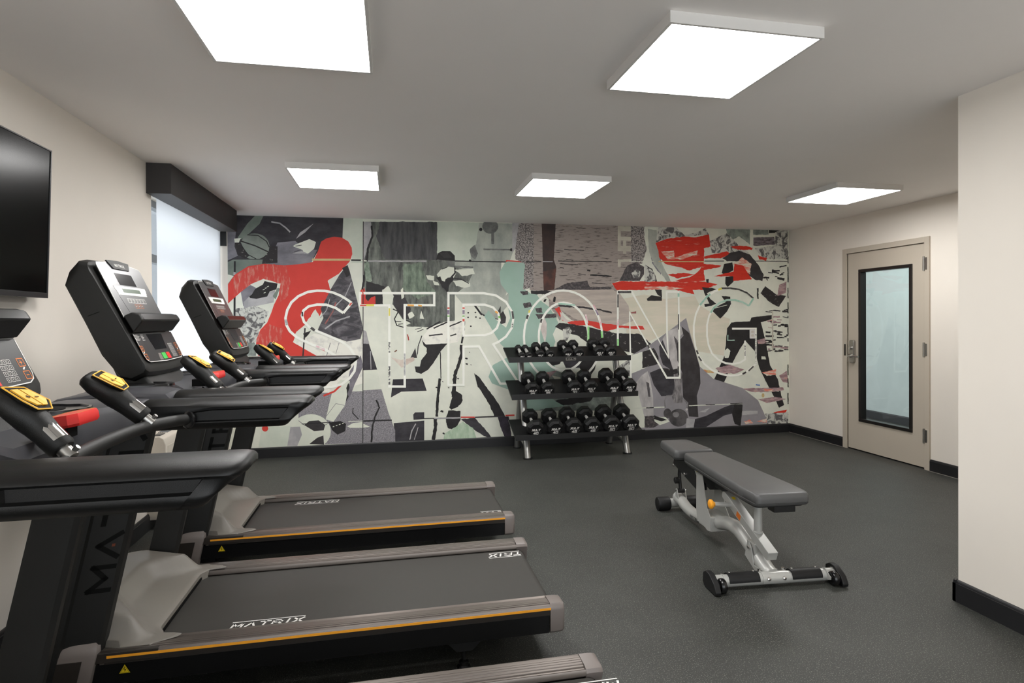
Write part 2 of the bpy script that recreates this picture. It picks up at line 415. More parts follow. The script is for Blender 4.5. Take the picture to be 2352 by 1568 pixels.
# ------------------------------------------------------------------ wall air conditioner under the window
ac = thing('air_conditioner', 'cream wall air conditioner under the window behind the treadmills', 'air conditioner', (XL, 4.22, 0))
a = MB(); a.prism([(.001,.06),(.105,.06),(.113,.10),(.113,.55),(.100,.590),(.075,.605),(.001,.605)], 'y', 0, .95)
obj('cabinet', a, M['cream_plastic'], ac, bevel=.006)
a = MB(); a.box(.1135, .116, .035, .93, .12, .54); obj('front_cover', a, M['cream_plastic'], ac, bevel=.002)
a = MB()
for i in range(5): a.box(.012+.013*i, .018+.013*i, .16, .90, .6055, .609)
obj('air_grille', a, M['window_frame'], ac)
a = MB(); a.box(.025, .07, .03, .12, .6055, .609); obj('control_panel', a, M['panel_dark'], ac)

# ------------------------------------------------------------------ television on the left wall
tv = thing('television', 'black flat television mounted on the left wall', 'television', (XL+.063, 2.983, 1.795), 0)
tv.rotation_euler = (0, math.radians(2.0), 0)
T = MB(); T.box(-.03, .012, -1.12, 0, -.329, .329); obj('back_shell', T, M['tv_bezel'], tv, bevel=.003)
T = MB(); T.box(.0125, .0135, -1.108, -.008, -.306, .323); obj('screen', T, M['tv_screen'], tv)
T = MB()
for q in ((-1.12, 0, .323, .329), (-1.12, 0, -.329, -.306), (-1.12, -1.108, -.306, .323), (-.008, 0, -.306, .323)): T.box(.0125, .017, *q)
obj('bezel', T, M['tv_bezel'], tv, bevel=.001)
T = MB(); T.box(-.050, -.03, -.80, -.32, -.15, .15); obj('wall_bracket', T, M['black_frame'], tv)

# ------------------------------------------------------------------ outlet on the mural wall
ow = thing('wall_outlet', 'small white wall outlet on the mural inside the letter G', 'outlet', (4.166, YB-.008, 1.180))
o_ = MB(); o_.slab((0,0,0), (1,0,0), (0,0,1), rrect(.072, .116, .006), .006); obj('cover_plate', o_, M['white_print'], ow, bevel=.001)
for z in (-.022, .022):
    r_ = MB(); r_.slab((0,0,z), (1,0,0), (0,0,1), rrect(.034, .028, .008), .0075)
    r = obj('socket', r_, M['cream_plastic'], ow)
# ------------------------------------------------------------------ the printed mural: flat cut shapes on the back wall, in wall metres (x along the wall, z up)
MURAL = [
('P','photo_dark',[(-1.569,2.416),(-0.47,2.418),(-0.479,2.188),(-0.727,2.049),(-0.788,1.943),(-0.981,1.914),(-1.186,1.925),(-1.389,1.892),(-1.504,1.807),(-1.573,1.928)],0,0),
('P','photo_mid',[(-1.104,2.143),(-0.935,2.163),(-0.846,2.075),(-0.727,2.078),(-0.788,1.943),(-0.981,1.914),(-1.179,1.926),(-1.163,2.011)],0,0),
('P','greyg',[(-1.573,1.943),(-1.516,1.967),(-1.186,1.972),(-1.179,1.927),(-1.389,1.892),(-1.504,1.804),(-1.574,1.821)],0,0),
('P','photo_mid',[(-1.57,2.309),(-1.485,2.281),(-1.504,2.097),(-1.473,2.006),(-1.57,1.958)],0,0),
('P','greyg',[(-1.475,2.182),(-1.385,2.322),(-1.312,2.408),(-1.234,2.407),(-1.27,2.325),(-1.4,2.194),(-1.443,2.167)],0,0),
('P','cream',[(-1.506,2.173),(-1.443,2.181),(-1.453,2.162),(-1.469,2.119),(-1.501,2.135)],0,0),
('P','black_speck',[(-1.17,2.111),(-1.104,2.105),(-1.106,1.942),(-1.251,1.929),(-1.241,1.994)],0,0),
('P','ball',[(-1.18,2.103),(-1.184,2.074),(-1.194,2.047),(-1.211,2.022),(-1.233,2.001),(-1.259,1.985),(-1.288,1.975),(-1.319,1.971),(-1.349,1.974),(-1.378,1.983),(-1.404,1.998),(-1.425,2.018),(-1.441,2.042),(-1.451,2.069),(-1.454,2.098),(-1.45,2.127),(-1.44,2.154),(-1.424,2.179),(-1.402,2.2),(-1.376,2.216),(-1.347,2.226),(-1.317,2.23),(-1.286,2.227),(-1.257,2.218),(-1.231,2.204),(-1.21,2.184),(-1.193,2.159),(-1.183,2.132)],0,0),
('P','black_speck',[(-1.498,2.135),(-1.444,2.136),(-1.423,2.083),(-1.366,2.008),(-1.409,1.979),(-1.48,2.018)],0,0),
('S','black',[(-1.443,2.15),(-1.315,2.108),(-1.188,2.047)],0.0125,0,0),
('S','black',[(-1.386,2.213),(-1.285,2.209),(-1.206,2.152),(-1.182,2.095)],0.0094,0,0),
('S','black',[(-1.444,2.117),(-1.387,2.023),(-1.301,1.975)],0.0078,0,0),
('S','light',[(-1.161,2.348),(-1.08,2.335),(-1.022,2.29),(-0.984,2.25)],0.0141,0,0),
('P','light',[(-0.93,2.183),(-0.889,2.249),(-0.759,2.342),(-0.842,2.25)],0,0),
('P','cream',[(-0.959,2.111),(-0.935,2.127),(-0.89,2.146),(-0.801,2.184),(-0.738,2.156),(-0.757,2.088),(-0.809,2.042),(-0.85,2.035),(-0.869,2.075),(-0.942,2.102)],0,0),
('P','light',[(-0.968,2.036),(-0.876,2.065),(-0.805,2.032),(-0.864,2.038)],0,0),
('S','black',[(-0.935,2.111),(-0.876,2.122)],0.0063,0,0),
('S','black',[(-0.95,2.052),(-0.883,2.075)],0.0047,0,0),
('P','pale',[(-0.47,2.418),(-0.274,2.415),(-0.278,1.953),(-0.394,1.952),(-0.384,2.039),(-0.42,2.169),(-0.479,2.205)],0,0),
('P','paper',[(-1.574,1.531),(-1.448,1.657),(-1.354,1.731),(-1.241,1.783),(-1.078,1.736),(-1.098,1.615),(-1.143,1.523),(-1.168,1.446),(-1.208,1.343),(-1.271,1.272),(-1.323,1.146),(-1.317,1.015),(-1.579,1.02)],0,0),
('P','greyg',[(-1.575,1.73),(-1.503,1.822),(-1.507,1.745),(-1.573,1.669)],0,0),
('P','photo_mid',[(-1.451,1.654),(-1.361,1.719),(-1.311,1.693),(-1.319,1.647),(-1.428,1.508)],0,0),
('P','light',[(-1.427,1.547),(-1.34,1.639),(-1.319,1.593),(-1.13,1.671),(-1.145,1.547),(-1.421,1.485)],0,0),
('P','crackle',[(-1.504,1.478),(-1.334,1.513),(-1.19,1.462),(-1.232,1.354),(-1.279,1.277),(-1.323,1.149),(-1.481,1.13),(-1.497,1.302)],0.0435,0),
('P','grunge_pale',[(-1.578,1.137),(-1.323,1.146),(-1.316,1.015),(-1.579,1.02)],0.0261,0),
('P','black',[(-1.372,1.605),(-1.345,1.631),(-1.316,1.682),(-1.246,1.723),(-1.228,1.76),(-1.187,1.748),(-1.107,1.736),(-1.118,1.677),(-1.181,1.655),(-1.206,1.605),(-1.305,1.582),(-1.365,1.59)],0,0),
('S','cream',[(-1.246,1.67),(-1.229,1.678)],0.0063,0,0),
('S','cream',[(-1.226,1.686),(-1.208,1.693)],0.0063,0,0),
('S','cream',[(-1.205,1.701),(-1.188,1.709)],0.0063,0,0),
('S','cream',[(-1.238,1.639),(-1.22,1.647)],0.0063,0,0),
('P','greyg',[(-1.152,1.609),(-1.108,1.694),(-1.086,1.686),(-1.123,1.578)],0.0174,0),
('S','black',[(-1.502,1.952),(-1.51,1.378)],0.0188,0,0),
('S','pale',[(-1.506,1.715),(-1.507,1.631)],0.0188,0,0),
('S','light',[(-1.505,1.845),(-1.506,1.814)],0.0204,0,0),
('S','dark',[(-1.502,1.972),(-1.229,1.976)],0.0078,0,0),
('P','red',[(-0.688,2.16),(-0.635,2.196),(-0.559,2.213),(-0.483,2.205),(-0.423,2.169),(-0.389,2.106),(-0.384,2.039),(-0.409,1.967),(-0.463,1.903),(-0.517,1.839),(-0.624,1.771),(-0.606,1.681),(-0.579,1.657),(-0.656,1.515),(-0.71,1.405),(-0.852,1.32),(-0.935,1.25),(-0.958,1.141),(-0.854,1.085),(-0.735,1.004),(-1.292,1.015),(-1.316,1.1),(-1.308,1.184),(-1.271,1.277),(-1.208,1.346),(-1.168,1.446),(-1.143,1.523),(-1.098,1.616),(-1.078,1.736),(-1.238,1.781),(-1.354,1.728),(-1.448,1.651),(-1.574,1.536),(-1.572,1.722),(-1.503,1.819),(-1.381,1.903),(-1.23,1.93),(-1.04,1.917),(-0.892,1.931),(-0.77,1.954),(-0.719,2.065)],0,1),
('P','red_scr',[(-1.203,1.927),(-1.025,1.914),(-0.985,1.749),(-1.013,1.609),(-1.099,1.531),(-1.082,1.733),(-1.231,1.781),(-1.223,1.856)],0.0348,0),
('P','red_scr',[(-1.518,1.791),(-1.374,1.892),(-1.23,1.925),(-1.231,1.786),(-1.354,1.731),(-1.512,1.608)],0.0174,0),
('P','red_scr',[(-1.279,1.254),(-1.191,1.33),(-1.06,1.282),(-1.09,1.158),(-1.237,1.114),(-1.309,1.161)],0.0435,0),
('S','tan',[(-0.777,1.978),(-0.406,1.983)],0.0204,0,0),
('S','black',[(-0.396,1.979),(-0.161,1.979)],0.0157,0,0),
('S','cream',[(-0.293,1.979),(-0.247,1.979)],0.0157,0,0),
('P','paper',[(-0.942,1.235),(-0.852,1.32),(-0.792,1.418),(-0.749,1.479),(-0.71,1.405),(-0.733,1.342),(-0.643,1.216),(-0.794,1.178),(-0.928,1.122),(-0.965,1.149)],0.0304,0),
('P','paper',[(-0.63,1.767),(-0.563,1.787),(-0.502,1.844),(-0.533,1.737),(-0.587,1.66),(-0.606,1.704)],0.0217,0),
('P','shirt',[(-0.432,1.931),(-0.41,1.864),(-0.335,1.547),(-0.283,1.276),(-0.31,1.172),(-0.446,1.147),(-0.658,1.232),(-0.733,1.248),(-0.718,1.295),(-0.672,1.389),(-0.698,1.484),(-0.656,1.562),(-0.594,1.689),(-0.509,1.832)],0,0),
('S','light',[(-0.658,1.279),(-0.551,1.357),(-0.413,1.404)],0.0141,0,0),
('S','light',[(-0.58,1.484),(-0.458,1.61),(-0.395,1.753)],0.0094,0,0),
('S','redfaint',[(-0.657,1.326),(-0.581,1.452),(-0.55,1.547)],0.0125,0,0),
('S','light',[(-0.702,1.389),(-0.641,1.468),(-0.61,1.578)],0.0078,0,0),
('P','black',[(-0.486,1.895),(-0.432,1.928),(-0.41,1.833),(-0.441,1.801)],0,0),
('P','cloth',[(-0.958,1.144),(-0.854,1.174),(-0.763,1.233),(-0.643,1.212),(-0.446,1.147),(-0.284,1.172),(-0.285,0.996),(-0.735,1.004),(-0.854,1.077)],0,0),
('S','dark',[(-0.85,1.288),(-0.873,0.999)],0.0141,0,0),
('S','grey',[(-0.606,1.136),(-0.645,1.003)],0.0063,0,0),
('S','grey',[(-0.522,1.135),(-0.554,1.025)],0.0047,0,0),
('P','black',[(-0.871,1.234),(-0.793,1.264),(-0.808,1.233),(-0.851,1.187)],0.0174,0),
('S','pink',[(-0.75,1.107),(-0.66,1.055)],0.0125,0,0),
('P','asphalt',[(-0.918,0.64),(-0.663,0.632),(-0.287,0.637),(-0.291,0.085),(-0.922,0.116)],0,0),
('P','cloth',[(-0.735,1.004),(-0.284,0.996),(-0.286,0.717),(-0.618,0.631),(-0.798,0.636)],0,0),
('P','legdark',[(-0.418,0.847),(-0.309,1.005),(-0.285,0.892),(-0.373,0.703),(-0.428,0.553),(-0.466,0.528),(-0.442,0.721)],0,0),
('P','cream',[(-0.587,0.662),(-0.51,0.762),(-0.418,0.744),(-0.469,0.496),(-0.582,0.334),(-0.658,0.36),(-0.618,0.536)],0,0),
('P','black',[(-0.434,0.721),(-0.419,0.672),(-0.442,0.625),(-0.432,0.585),(-0.458,0.531),(-0.447,0.61),(-0.453,0.673)],0.0217,0),
('S','red',[(-0.678,0.601),(-0.572,0.642),(-0.488,0.722)],0.0188,0,0),
('S','grey',[(-0.65,0.395),(-0.558,0.518),(-0.469,0.496)],0.0047,0,0),
('P','pale',[(-1.265,0.318),(-0.987,0.307),(-1.018,0.105),(-1.3,0.111)],0,0),
('P','red',[(-1.207,0.293),(-1.208,0.286),(-1.21,0.279),(-1.214,0.274),(-1.218,0.269),(-1.224,0.265),(-1.23,0.263),(-1.237,0.263),(-1.243,0.264),(-1.249,0.267),(-1.255,0.27),(-1.259,0.276),(-1.263,0.282),(-1.265,0.288),(-1.265,0.295),(-1.265,0.302),(-1.262,0.308),(-1.259,0.314),(-1.254,0.319),(-1.249,0.322),(-1.243,0.324),(-1.236,0.325),(-1.23,0.324),(-1.224,0.321),(-1.218,0.317),(-1.213,0.312),(-1.21,0.306),(-1.208,0.3)],0,0),
('P','cream',[(-0.609,0.235),(-0.614,0.196),(-0.629,0.159),(-0.652,0.127),(-0.683,0.1),(-0.719,0.081),(-0.76,0.07),(-0.803,0.068),(-0.846,0.074),(-0.886,0.089),(-0.922,0.112),(-0.952,0.141),(-0.974,0.175),(-0.988,0.213),(-0.992,0.252),(-0.987,0.291),(-0.973,0.327),(-0.95,0.359),(-0.919,0.386),(-0.883,0.405),(-0.843,0.417),(-0.8,0.42),(-0.757,0.414),(-0.717,0.399),(-0.68,0.377),(-0.65,0.347),(-0.627,0.313),(-0.613,0.275)],0,0),
('P','light',[(-0.997,0.299),(-0.906,0.298),(-0.888,0.216),(-0.934,0.105),(-1.029,0.11)],0,0),
('P','dark',[(-0.867,0.312),(-0.816,0.351),(-0.726,0.354),(-0.663,0.304),(-0.678,0.251),(-0.772,0.247)],0,0),
('P','dark',[(-0.818,0.119),(-0.742,0.178),(-0.682,0.199),(-0.676,0.104)],0,0),
('S','grey',[(-0.867,0.312),(-0.92,0.359)],0.0063,0,0),
('S','grey',[(-0.663,0.304),(-0.617,0.33)],0.0063,0,0),
('P','black',[(-0.626,0.328),(-0.513,0.339),(-0.459,0.308),(-0.468,0.232),(-0.545,0.201),(-0.598,0.25)],0,0),
('S','cream',[(-0.59,0.282),(-0.575,0.287)],0.0078,0,0),
('S','cream',[(-0.56,0.292),(-0.544,0.297)],0.0078,0,0),
('S','cream',[(-0.529,0.301),(-0.514,0.307)],0.0078,0,0),
('S','cream',[(-0.498,0.311),(-0.483,0.317)],0.0078,0,0),
('P','cream',[(-0.448,0.282),(-0.391,0.312),(-0.298,0.32),(-0.213,0.275),(-0.283,0.259),(-0.422,0.265)],0,0),
('S','black',[(-0.387,0.468),(-0.393,0.417),(-0.369,0.387),(-0.337,0.351)],0.0094,0.0087,0),
('S','black',[(-0.89,0.323),(-0.612,0.33)],0.0078,0,0),
('S','cream',[(-0.437,0.329),(-0.289,0.33)],0.0078,0,0),
('P','grunge',[(-0.267,2.373),(0.482,2.389),(0.479,1.992),(0.664,1.995),(0.68,1.939),(0.834,1.924),(0.875,1.844),(0.792,1.729),(0.661,1.631),(0.66,1.356),(0.402,1.286),(0.165,1.296),(0.025,1.376),(0.019,1.519),(-0.25,1.519),(-0.272,1.723)],0,0),
('P','grunge_dark',[(-0.106,2.377),(0.482,2.389),(0.479,1.992),(-0.063,1.992),(-0.138,2.227)],0.0348,0),
('P','grunge_green',[(0.123,1.947),(0.312,1.966),(0.358,1.79),(0.469,1.647),(0.277,1.582),(0.121,1.677)],0.0522,0),
('P','light',[(-0.271,2.373),(-0.195,2.37),(-0.187,2.234),(-0.243,2.091),(-0.27,1.958)],0.013,0),
('S','black',[(-0.189,2.336),(-0.181,2.226),(-0.228,2.099),(-0.244,1.942),(-0.267,1.801),(-0.292,1.644)],0.02,0.0174,0),
('P','grunge_green2',[(-0.27,1.942),(-0.224,1.974),(-0.187,1.77),(-0.246,1.723)],0.0174,0),
('P','smudge',[(0.482,2.393),(1.348,2.399),(1.309,2.136),(1.258,1.995),(1.165,1.978),(1.156,1.813),(1.23,1.682),(1.154,1.452),(0.856,1.518),(0.742,1.534),(0.661,1.631),(0.792,1.729),(0.858,1.86),(0.663,1.938),(0.664,2.003),(0.479,2)],0,0),
('P','pale',[(0.482,2.393),(0.928,2.398),(0.893,2.169),(0.827,2.103),(0.835,1.989),(0.664,1.995),(0.536,2.09),(0.479,2.064)],0.013,0),
('P','greyd',[(1.133,2.362),(1.13,2.345),(1.124,2.328),(1.113,2.313),(1.1,2.3),(1.083,2.29),(1.065,2.284),(1.046,2.282),(1.027,2.283),(1.008,2.289),(0.992,2.298),(0.979,2.31),(0.969,2.324),(0.962,2.341),(0.96,2.358),(0.963,2.375),(0.969,2.392),(0.979,2.407),(0.993,2.42),(1.009,2.43),(1.028,2.436),(1.047,2.439),(1.066,2.437),(1.084,2.432),(1.1,2.423),(1.114,2.411),(1.124,2.396),(1.131,2.38)],0,0),
('S','greyd',[(1.073,2.32),(1.072,2.173)],0.0308,0.0087,0),
('P','black',[(0.962,2.325),(0.959,2.316),(0.953,2.31),(0.943,2.307),(0.934,2.309),(0.928,2.316),(0.925,2.324),(0.928,2.333),(0.935,2.34),(0.944,2.343),(0.953,2.341),(0.959,2.334)],0,0),
('P','greyd',[(0.824,2.116),(0.877,2.161),(0.912,2.069),(0.884,2.003),(0.835,2.038)],0.0174,0),
('S','greyd',[(0.972,2.114),(1.279,2.114)],0.0154,0.0087,0),
('P','black',[(1.292,2.115),(1.289,2.105),(1.28,2.099),(1.27,2.099),(1.261,2.104),(1.258,2.114),(1.262,2.124),(1.27,2.13),(1.28,2.13),(1.289,2.124)],0,0),
('P','black',[(0.468,1.995),(0.484,2.061),(0.532,2.088),(0.616,2.089),(0.664,2.042),(0.665,1.984)],0,0),
('P','dark',[(0.503,2.062),(0.584,2.079),(0.632,2.019),(0.551,2.014)],0,0),
('P','cream',[(0.515,1.891),(0.599,1.925),(0.663,1.914),(0.676,1.855),(0.633,1.773),(0.565,1.741),(0.501,1.788),(0.473,1.84)],0,0),
('P','greyd',[(0.575,1.982),(0.664,1.984),(0.663,1.919),(0.599,1.929)],0.013,0),
('P','black',[(0.466,1.807),(0.51,1.821),(0.527,1.776),(0.557,1.766),(0.574,1.808),(0.617,1.812),(0.639,1.838),(0.653,1.793),(0.604,1.728),(0.594,1.671),(0.578,1.654),(0.552,1.692),(0.527,1.705),(0.501,1.759)],0.013,0),
('P','cream',[(0.515,1.824),(0.553,1.837),(0.598,1.828),(0.582,1.802),(0.546,1.779),(0.521,1.795)],0.0087,0),
('S','black',[(0.663,1.93),(0.666,1.858),(0.638,1.825)],0.0154,0,0),
('S','black',[(0.526,1.896),(0.583,1.918)],0.0077,0,0),
('P','cream',[(0.646,1.777),(0.744,1.784),(0.825,1.752),(0.828,1.713),(0.759,1.7),(0.678,1.722)],0.0174,0),
('P','cream',[(0.363,1.831),(0.446,1.826),(0.442,1.772),(0.377,1.787)],0.0174,0),
('S','black',[(0.646,1.801),(0.727,1.793),(0.812,1.749)],0.0092,0,0),
('S','greyd',[(0.663,1.925),(0.859,1.921)],0.0185,0.013,0),
('P','cream',[(0.43,1.775),(0.485,1.759),(0.501,1.727),(0.445,1.73)],0.013,0),
('P','cream',[(0.663,1.89),(0.859,1.908),(0.875,1.852),(0.744,1.823)],0.0217,0),
('S','black',[(-0.338,1.979),(-0.28,1.979)],0.0139,0,0),
('S','light',[(-0.232,1.971),(0.367,1.978)],0.0154,0.0087,0),
('S','black',[(0.664,1.984),(1.216,1.982)],0.0123,0,0),
('S','red',[(1.216,1.992),(1.393,1.984)],0.0215,0.0087,0),
('P','black',[(0.841,1.989),(0.838,1.981),(0.831,1.975),(0.822,1.975),(0.815,1.98),(0.812,1.989),(0.815,1.998),(0.822,2.003),(0.831,2.003),(0.838,1.998)],0,0),
('S','cream',[(-0.299,1.979),(-0.241,1.971)],0.0123,0,0),
('P','black',[(-0.248,1.77),(-0.057,1.708),(-0.032,1.606),(-0.089,1.531),(-0.253,1.516)],0.0261,0),
('P','dark',[(0.02,1.629),(0.136,1.622),(0.152,1.582),(0.201,1.487),(0.2,1.372),(0.119,1.376),(0.027,1.519)],0.0261,0),
('P','cream',[(-0.088,1.676),(-0.026,1.716),(0.027,1.614),(0.011,1.519),(-0.082,1.531)],0.0261,0),
('P','cream',[(0.098,1.677),(0.121,1.701),(0.133,1.598),(0.108,1.582)],0.0174,0),
('P','red',[(-0.307,1.672),(-0.267,1.694),(-0.253,1.582),(-0.232,1.558),(-0.201,1.597),(-0.158,1.613),(-0.156,1.531),(-0.305,1.525)],0.013,0),
('P','cream',[(0.166,1.423),(0.214,1.455),(0.237,1.407),(0.189,1.375)],0.0217,0),
('P','cream',[(0.308,1.462),(0.339,1.374),(0.292,1.375)],0.0174,0),
('P','paper',[(-0.278,1.456),(0.019,1.525),(0.165,1.293),(0.402,1.287),(0.322,1.15),(0.33,0.092),(0.032,0.107),(-0.005,0.346),(-0.28,1.268)],0,0),
('P','cream',[(0.026,1.455),(0.06,1.424),(0.119,1.372),(0.2,1.331),(0.106,1.287),(0.048,1.325)],0.0087,0),
('S','black',[(0.018,1.479),(0.073,1.452),(0.033,1.376),(0.056,1.309),(0.134,1.286)],0.0108,0,0),
('S','black',[(0.041,1.352),(0.103,1.347)],0.0077,0,0),
('S','black',[(0.072,1.32),(0.119,1.325)],0.0077,0,0),
('S','black',[(0.119,1.376),(0.205,1.34)],0.0092,0,0),
('P','cloth',[(0.314,1.179),(0.402,1.291),(0.579,1.349),(0.757,1.356),(0.743,1.259),(0.69,1.13),(0.529,1.096),(0.337,1.099)],0,0),
('S','black',[(0.362,1.267),(0.506,1.344)],0.0139,0.013,0),
('S','black',[(0.434,1.274),(0.582,1.341)],0.0139,0.013,0),
('S','black',[(0.594,1.289),(0.731,1.346)],0.0139,0.013,0),
('S','black',[(0.386,1.198),(0.53,1.212)],0.0139,0.013,0),
('S','black',[(0.61,1.195),(0.675,1.211)],0.0139,0.013,0),
('S','black',[(0.76,1.348),(0.756,1.258),(0.731,1.113)],0.0185,0.013,0),
('P','paper',[(0.228,1.295),(0.332,1.291),(0.322,1.227),(0.278,1.212)],0,0),
('S','black',[(0.267,1.239),(0.331,1.266)],0.0077,0,0),
('S','black',[(0.244,1.266),(0.315,1.282)],0.0062,0,0),
('S','black',[(0.314,1.199),(0.274,1.087),(0.265,0.975)],0.0092,0.0087,0),
('P','black',[(0.314,1.154),(0.353,1.105),(0.58,1.115),(0.509,1.035),(0.431,0.908),(0.375,0.842),(0.303,0.799),(0.248,0.822),(0.238,0.88),(0.291,0.876),(0.304,0.943),(0.365,1.018),(0.337,1.07)],0.0087,0),
('P','cream',[(0.249,0.944),(0.306,1.119),(0.361,1.07),(0.361,1.019),(0.304,0.943),(0.272,0.879),(0.241,0.896)],0.0087,0),
('P','dark',[(0.194,0.969),(0.245,1.072),(0.262,0.966)],0,0),
('P','warm',[(-0.001,0.98),(0.1,0.947),(0.226,0.976),(0.241,0.944),(0.1,0.867)],0.0261,0),
('S','redd',[(0.165,1.216),(0.177,1.152)],0.0123,0.013,0),
('S','brown',[(0.031,1.035),(0.057,1.051)],0.0123,0.0087,0),
('S','black',[(0.869,1.521),(0.941,1.423),(1.037,1.387),(1.14,1.37)],0.02,0,0),
('P','smudge',[(0.922,1.542),(1.137,1.501),(1.128,1.37),(1.02,1.39),(0.941,1.436)],0,0),
('P','dark',[(1.12,1.452),(1.162,1.518),(1.191,1.531),(1.184,1.452),(1.212,1.389),(1.206,1.327),(1.144,1.308),(1.128,1.37)],0.0087,0),
('P','black',[(0.813,1.437),(0.81,1.431),(0.803,1.429),(0.796,1.431),(0.793,1.437),(0.796,1.443),(0.803,1.445),(0.81,1.443)],0,0),
('P','black',[(0.89,1.44),(0.887,1.434),(0.88,1.432),(0.873,1.434),(0.87,1.44),(0.873,1.446),(0.88,1.448),(0.887,1.446)],0,0),
('P','black',[(0.895,1.391),(0.892,1.385),(0.885,1.383),(0.878,1.385),(0.875,1.391),(0.878,1.397),(0.885,1.399),(0.892,1.397)],0,0),
('P','black',[(0.84,1.294),(0.837,1.288),(0.83,1.285),(0.823,1.288),(0.82,1.294),(0.823,1.299),(0.83,1.302),(0.837,1.299)],0,0),
('P','black',[(0.939,1.379),(0.936,1.373),(0.929,1.371),(0.922,1.374),(0.919,1.379),(0.922,1.385),(0.929,1.387),(0.936,1.385)],0,0),
('P','black',[(0.811,1.388),(0.808,1.382),(0.801,1.38),(0.794,1.382),(0.791,1.388),(0.794,1.394),(0.801,1.396),(0.808,1.394)],0,0),
('S','black',[(0.723,1.097),(0.732,0.999),(0.689,0.87),(0.656,0.774),(0.648,0.677),(0.635,0.548)],0.0339,0.0304,0),
('S','black',[(0.504,1.023),(0.509,0.745)],0.0092,0.0087,0),
('S','black',[(0.497,0.746),(0.474,0.553),(0.463,0.344)],0.0277,0.0261,0),
('P','black',[(0.656,0.774),(0.672,0.773),(0.667,0.612),(0.735,0.561),(0.735,0.509),(0.686,0.433),(0.617,0.412),(0.598,0.436),(0.622,0.548)],0.0304,0),
('P','black',[(0.588,0.404),(0.711,0.399),(0.711,0.298),(0.655,0.19),(0.571,0.223),(0.556,0.321)],0.0304,0),
('S','black',[(0.446,0.328),(0.451,0.232),(0.423,0.104)],0.0369,0.0261,0),
('P','black',[(0.447,0.65),(0.457,0.66),(0.476,0.654),(0.472,0.64)],0.013,0),
('P','black',[(0.518,0.713),(0.524,0.718),(0.534,0.715),(0.532,0.707)],0.013,0),
('P','black',[(0.676,0.741),(0.684,0.749),(0.699,0.744),(0.696,0.732)],0.013,0),
('P','black',[(0.58,0.646),(0.587,0.653),(0.6,0.649),(0.597,0.639)],0.013,0),
('P','black',[(0.497,0.399),(0.51,0.412),(0.535,0.403),(0.529,0.384)],0.013,0),
('P','black',[(0.48,0.327),(0.488,0.335),(0.503,0.33),(0.499,0.318)],0.013,0),
('P','black',[(0.762,0.95),(0.774,0.961),(0.795,0.954),(0.79,0.938)],0.013,0),
('P','black',[(0.769,0.893),(0.779,0.903),(0.798,0.897),(0.793,0.882)],0.013,0),
('P','black',[(0.821,0.884),(0.825,0.888),(0.834,0.885),(0.832,0.879)],0.013,0),
('P','black',[(0.805,1.014),(0.81,1.019),(0.818,1.016),(0.816,1.009)],0.013,0),
('P','black',[(0.516,0.164),(0.526,0.174),(0.545,0.167),(0.54,0.153)],0.013,0),
('P','black',[(0.86,0.793),(0.917,0.748),(0.999,0.634),(1.097,0.5),(1.2,0.312),(1.08,0.326),(0.998,0.5),(0.9,0.65)],0.0261,0),
('P','purple',[(1.113,0.318),(1.234,0.317),(1.271,0.048),(1.203,0.059),(1.146,0.202)],0.013,0),
('P','photo_dark',[(0.717,0.31),(0.865,0.315),(0.963,0.21),(1.048,0.099),(0.995,0.1),(0.847,0.195)],0.0217,0),
('P','green',[(0.546,0.163),(0.652,0.223),(0.733,0.281),(0.847,0.211),(0.883,0.089),(0.53,0.099)],0.0261,0),
('P','photo_dark',[(0.013,0.75),(0.319,0.75),(0.359,0.621),(0.098,0.619),(-0.009,0.562)],0,0),
('P','photo_dark',[(0.218,0.377),(0.237,0.398),(0.332,0.397),(0.332,0.325),(0.221,0.321)],0,0),
('P','photo_dark',[(0.017,0.295),(0.332,0.309),(0.33,0.089),(0.032,0.099)],0,0),
('S','light',[(0.18,0.116),(0.204,0.21),(0.244,0.281)],0.0108,0.0087,0),
('S','light',[(0.227,0.113),(0.268,0.24)],0.0077,0.0087,0),
('P','asphalt',[(-0.288,0.644),(-0.104,0.651),(-0.036,0.411),(0.032,0.218),(0.031,0.091),(-0.292,0.091)],0,0),
('S','black',[(-0.158,0.542),(-0.127,0.462),(-0.17,0.369),(-0.199,0.26),(-0.208,0.11)],0.0169,0.0174,0),
('P','photo_dark',[(-0.284,1.127),(-0.226,1.123),(-0.145,0.854),(-0.286,0.851)],0,0),
('S','light',[(-0.211,1.047),(-0.207,0.858)],0.0077,0,0),
('P','cream',[(-0.286,0.851),(-0.145,0.854),(-0.104,0.654),(-0.288,0.653)],0,0),
('P','cream',[(-0.336,0.289),(-0.29,0.303),(-0.222,0.268),(-0.291,0.26)],0,0),
('P','light',[(-0.286,1.268),(-0.252,1.252),(-0.223,1.123),(-0.284,1.124)],0.013,0),
('S','black',[(-0.287,0.329),(-0.001,0.327)],0.0139,0,0),
('S','cream',[(0.005,0.313),(0.218,0.31)],0.0139,0,0),
('S','black',[(0.332,0.33),(0.435,0.329)],0.0092,0,0),
('S','light',[(0.435,0.329),(0.709,0.323)],0.0154,0.0087,0),
('S','red',[(0.717,0.329),(0.865,0.323)],0.0139,0,0),
('S','dark',[(0.868,0.322),(1.188,0.322)],0.0139,0,0),
('S','red',[(1.2,0.328),(1.298,0.328)],0.0154,0,0),
('S','black',[(-0.273,2.376),(-0.294,0.09)],0.0078,0,0),
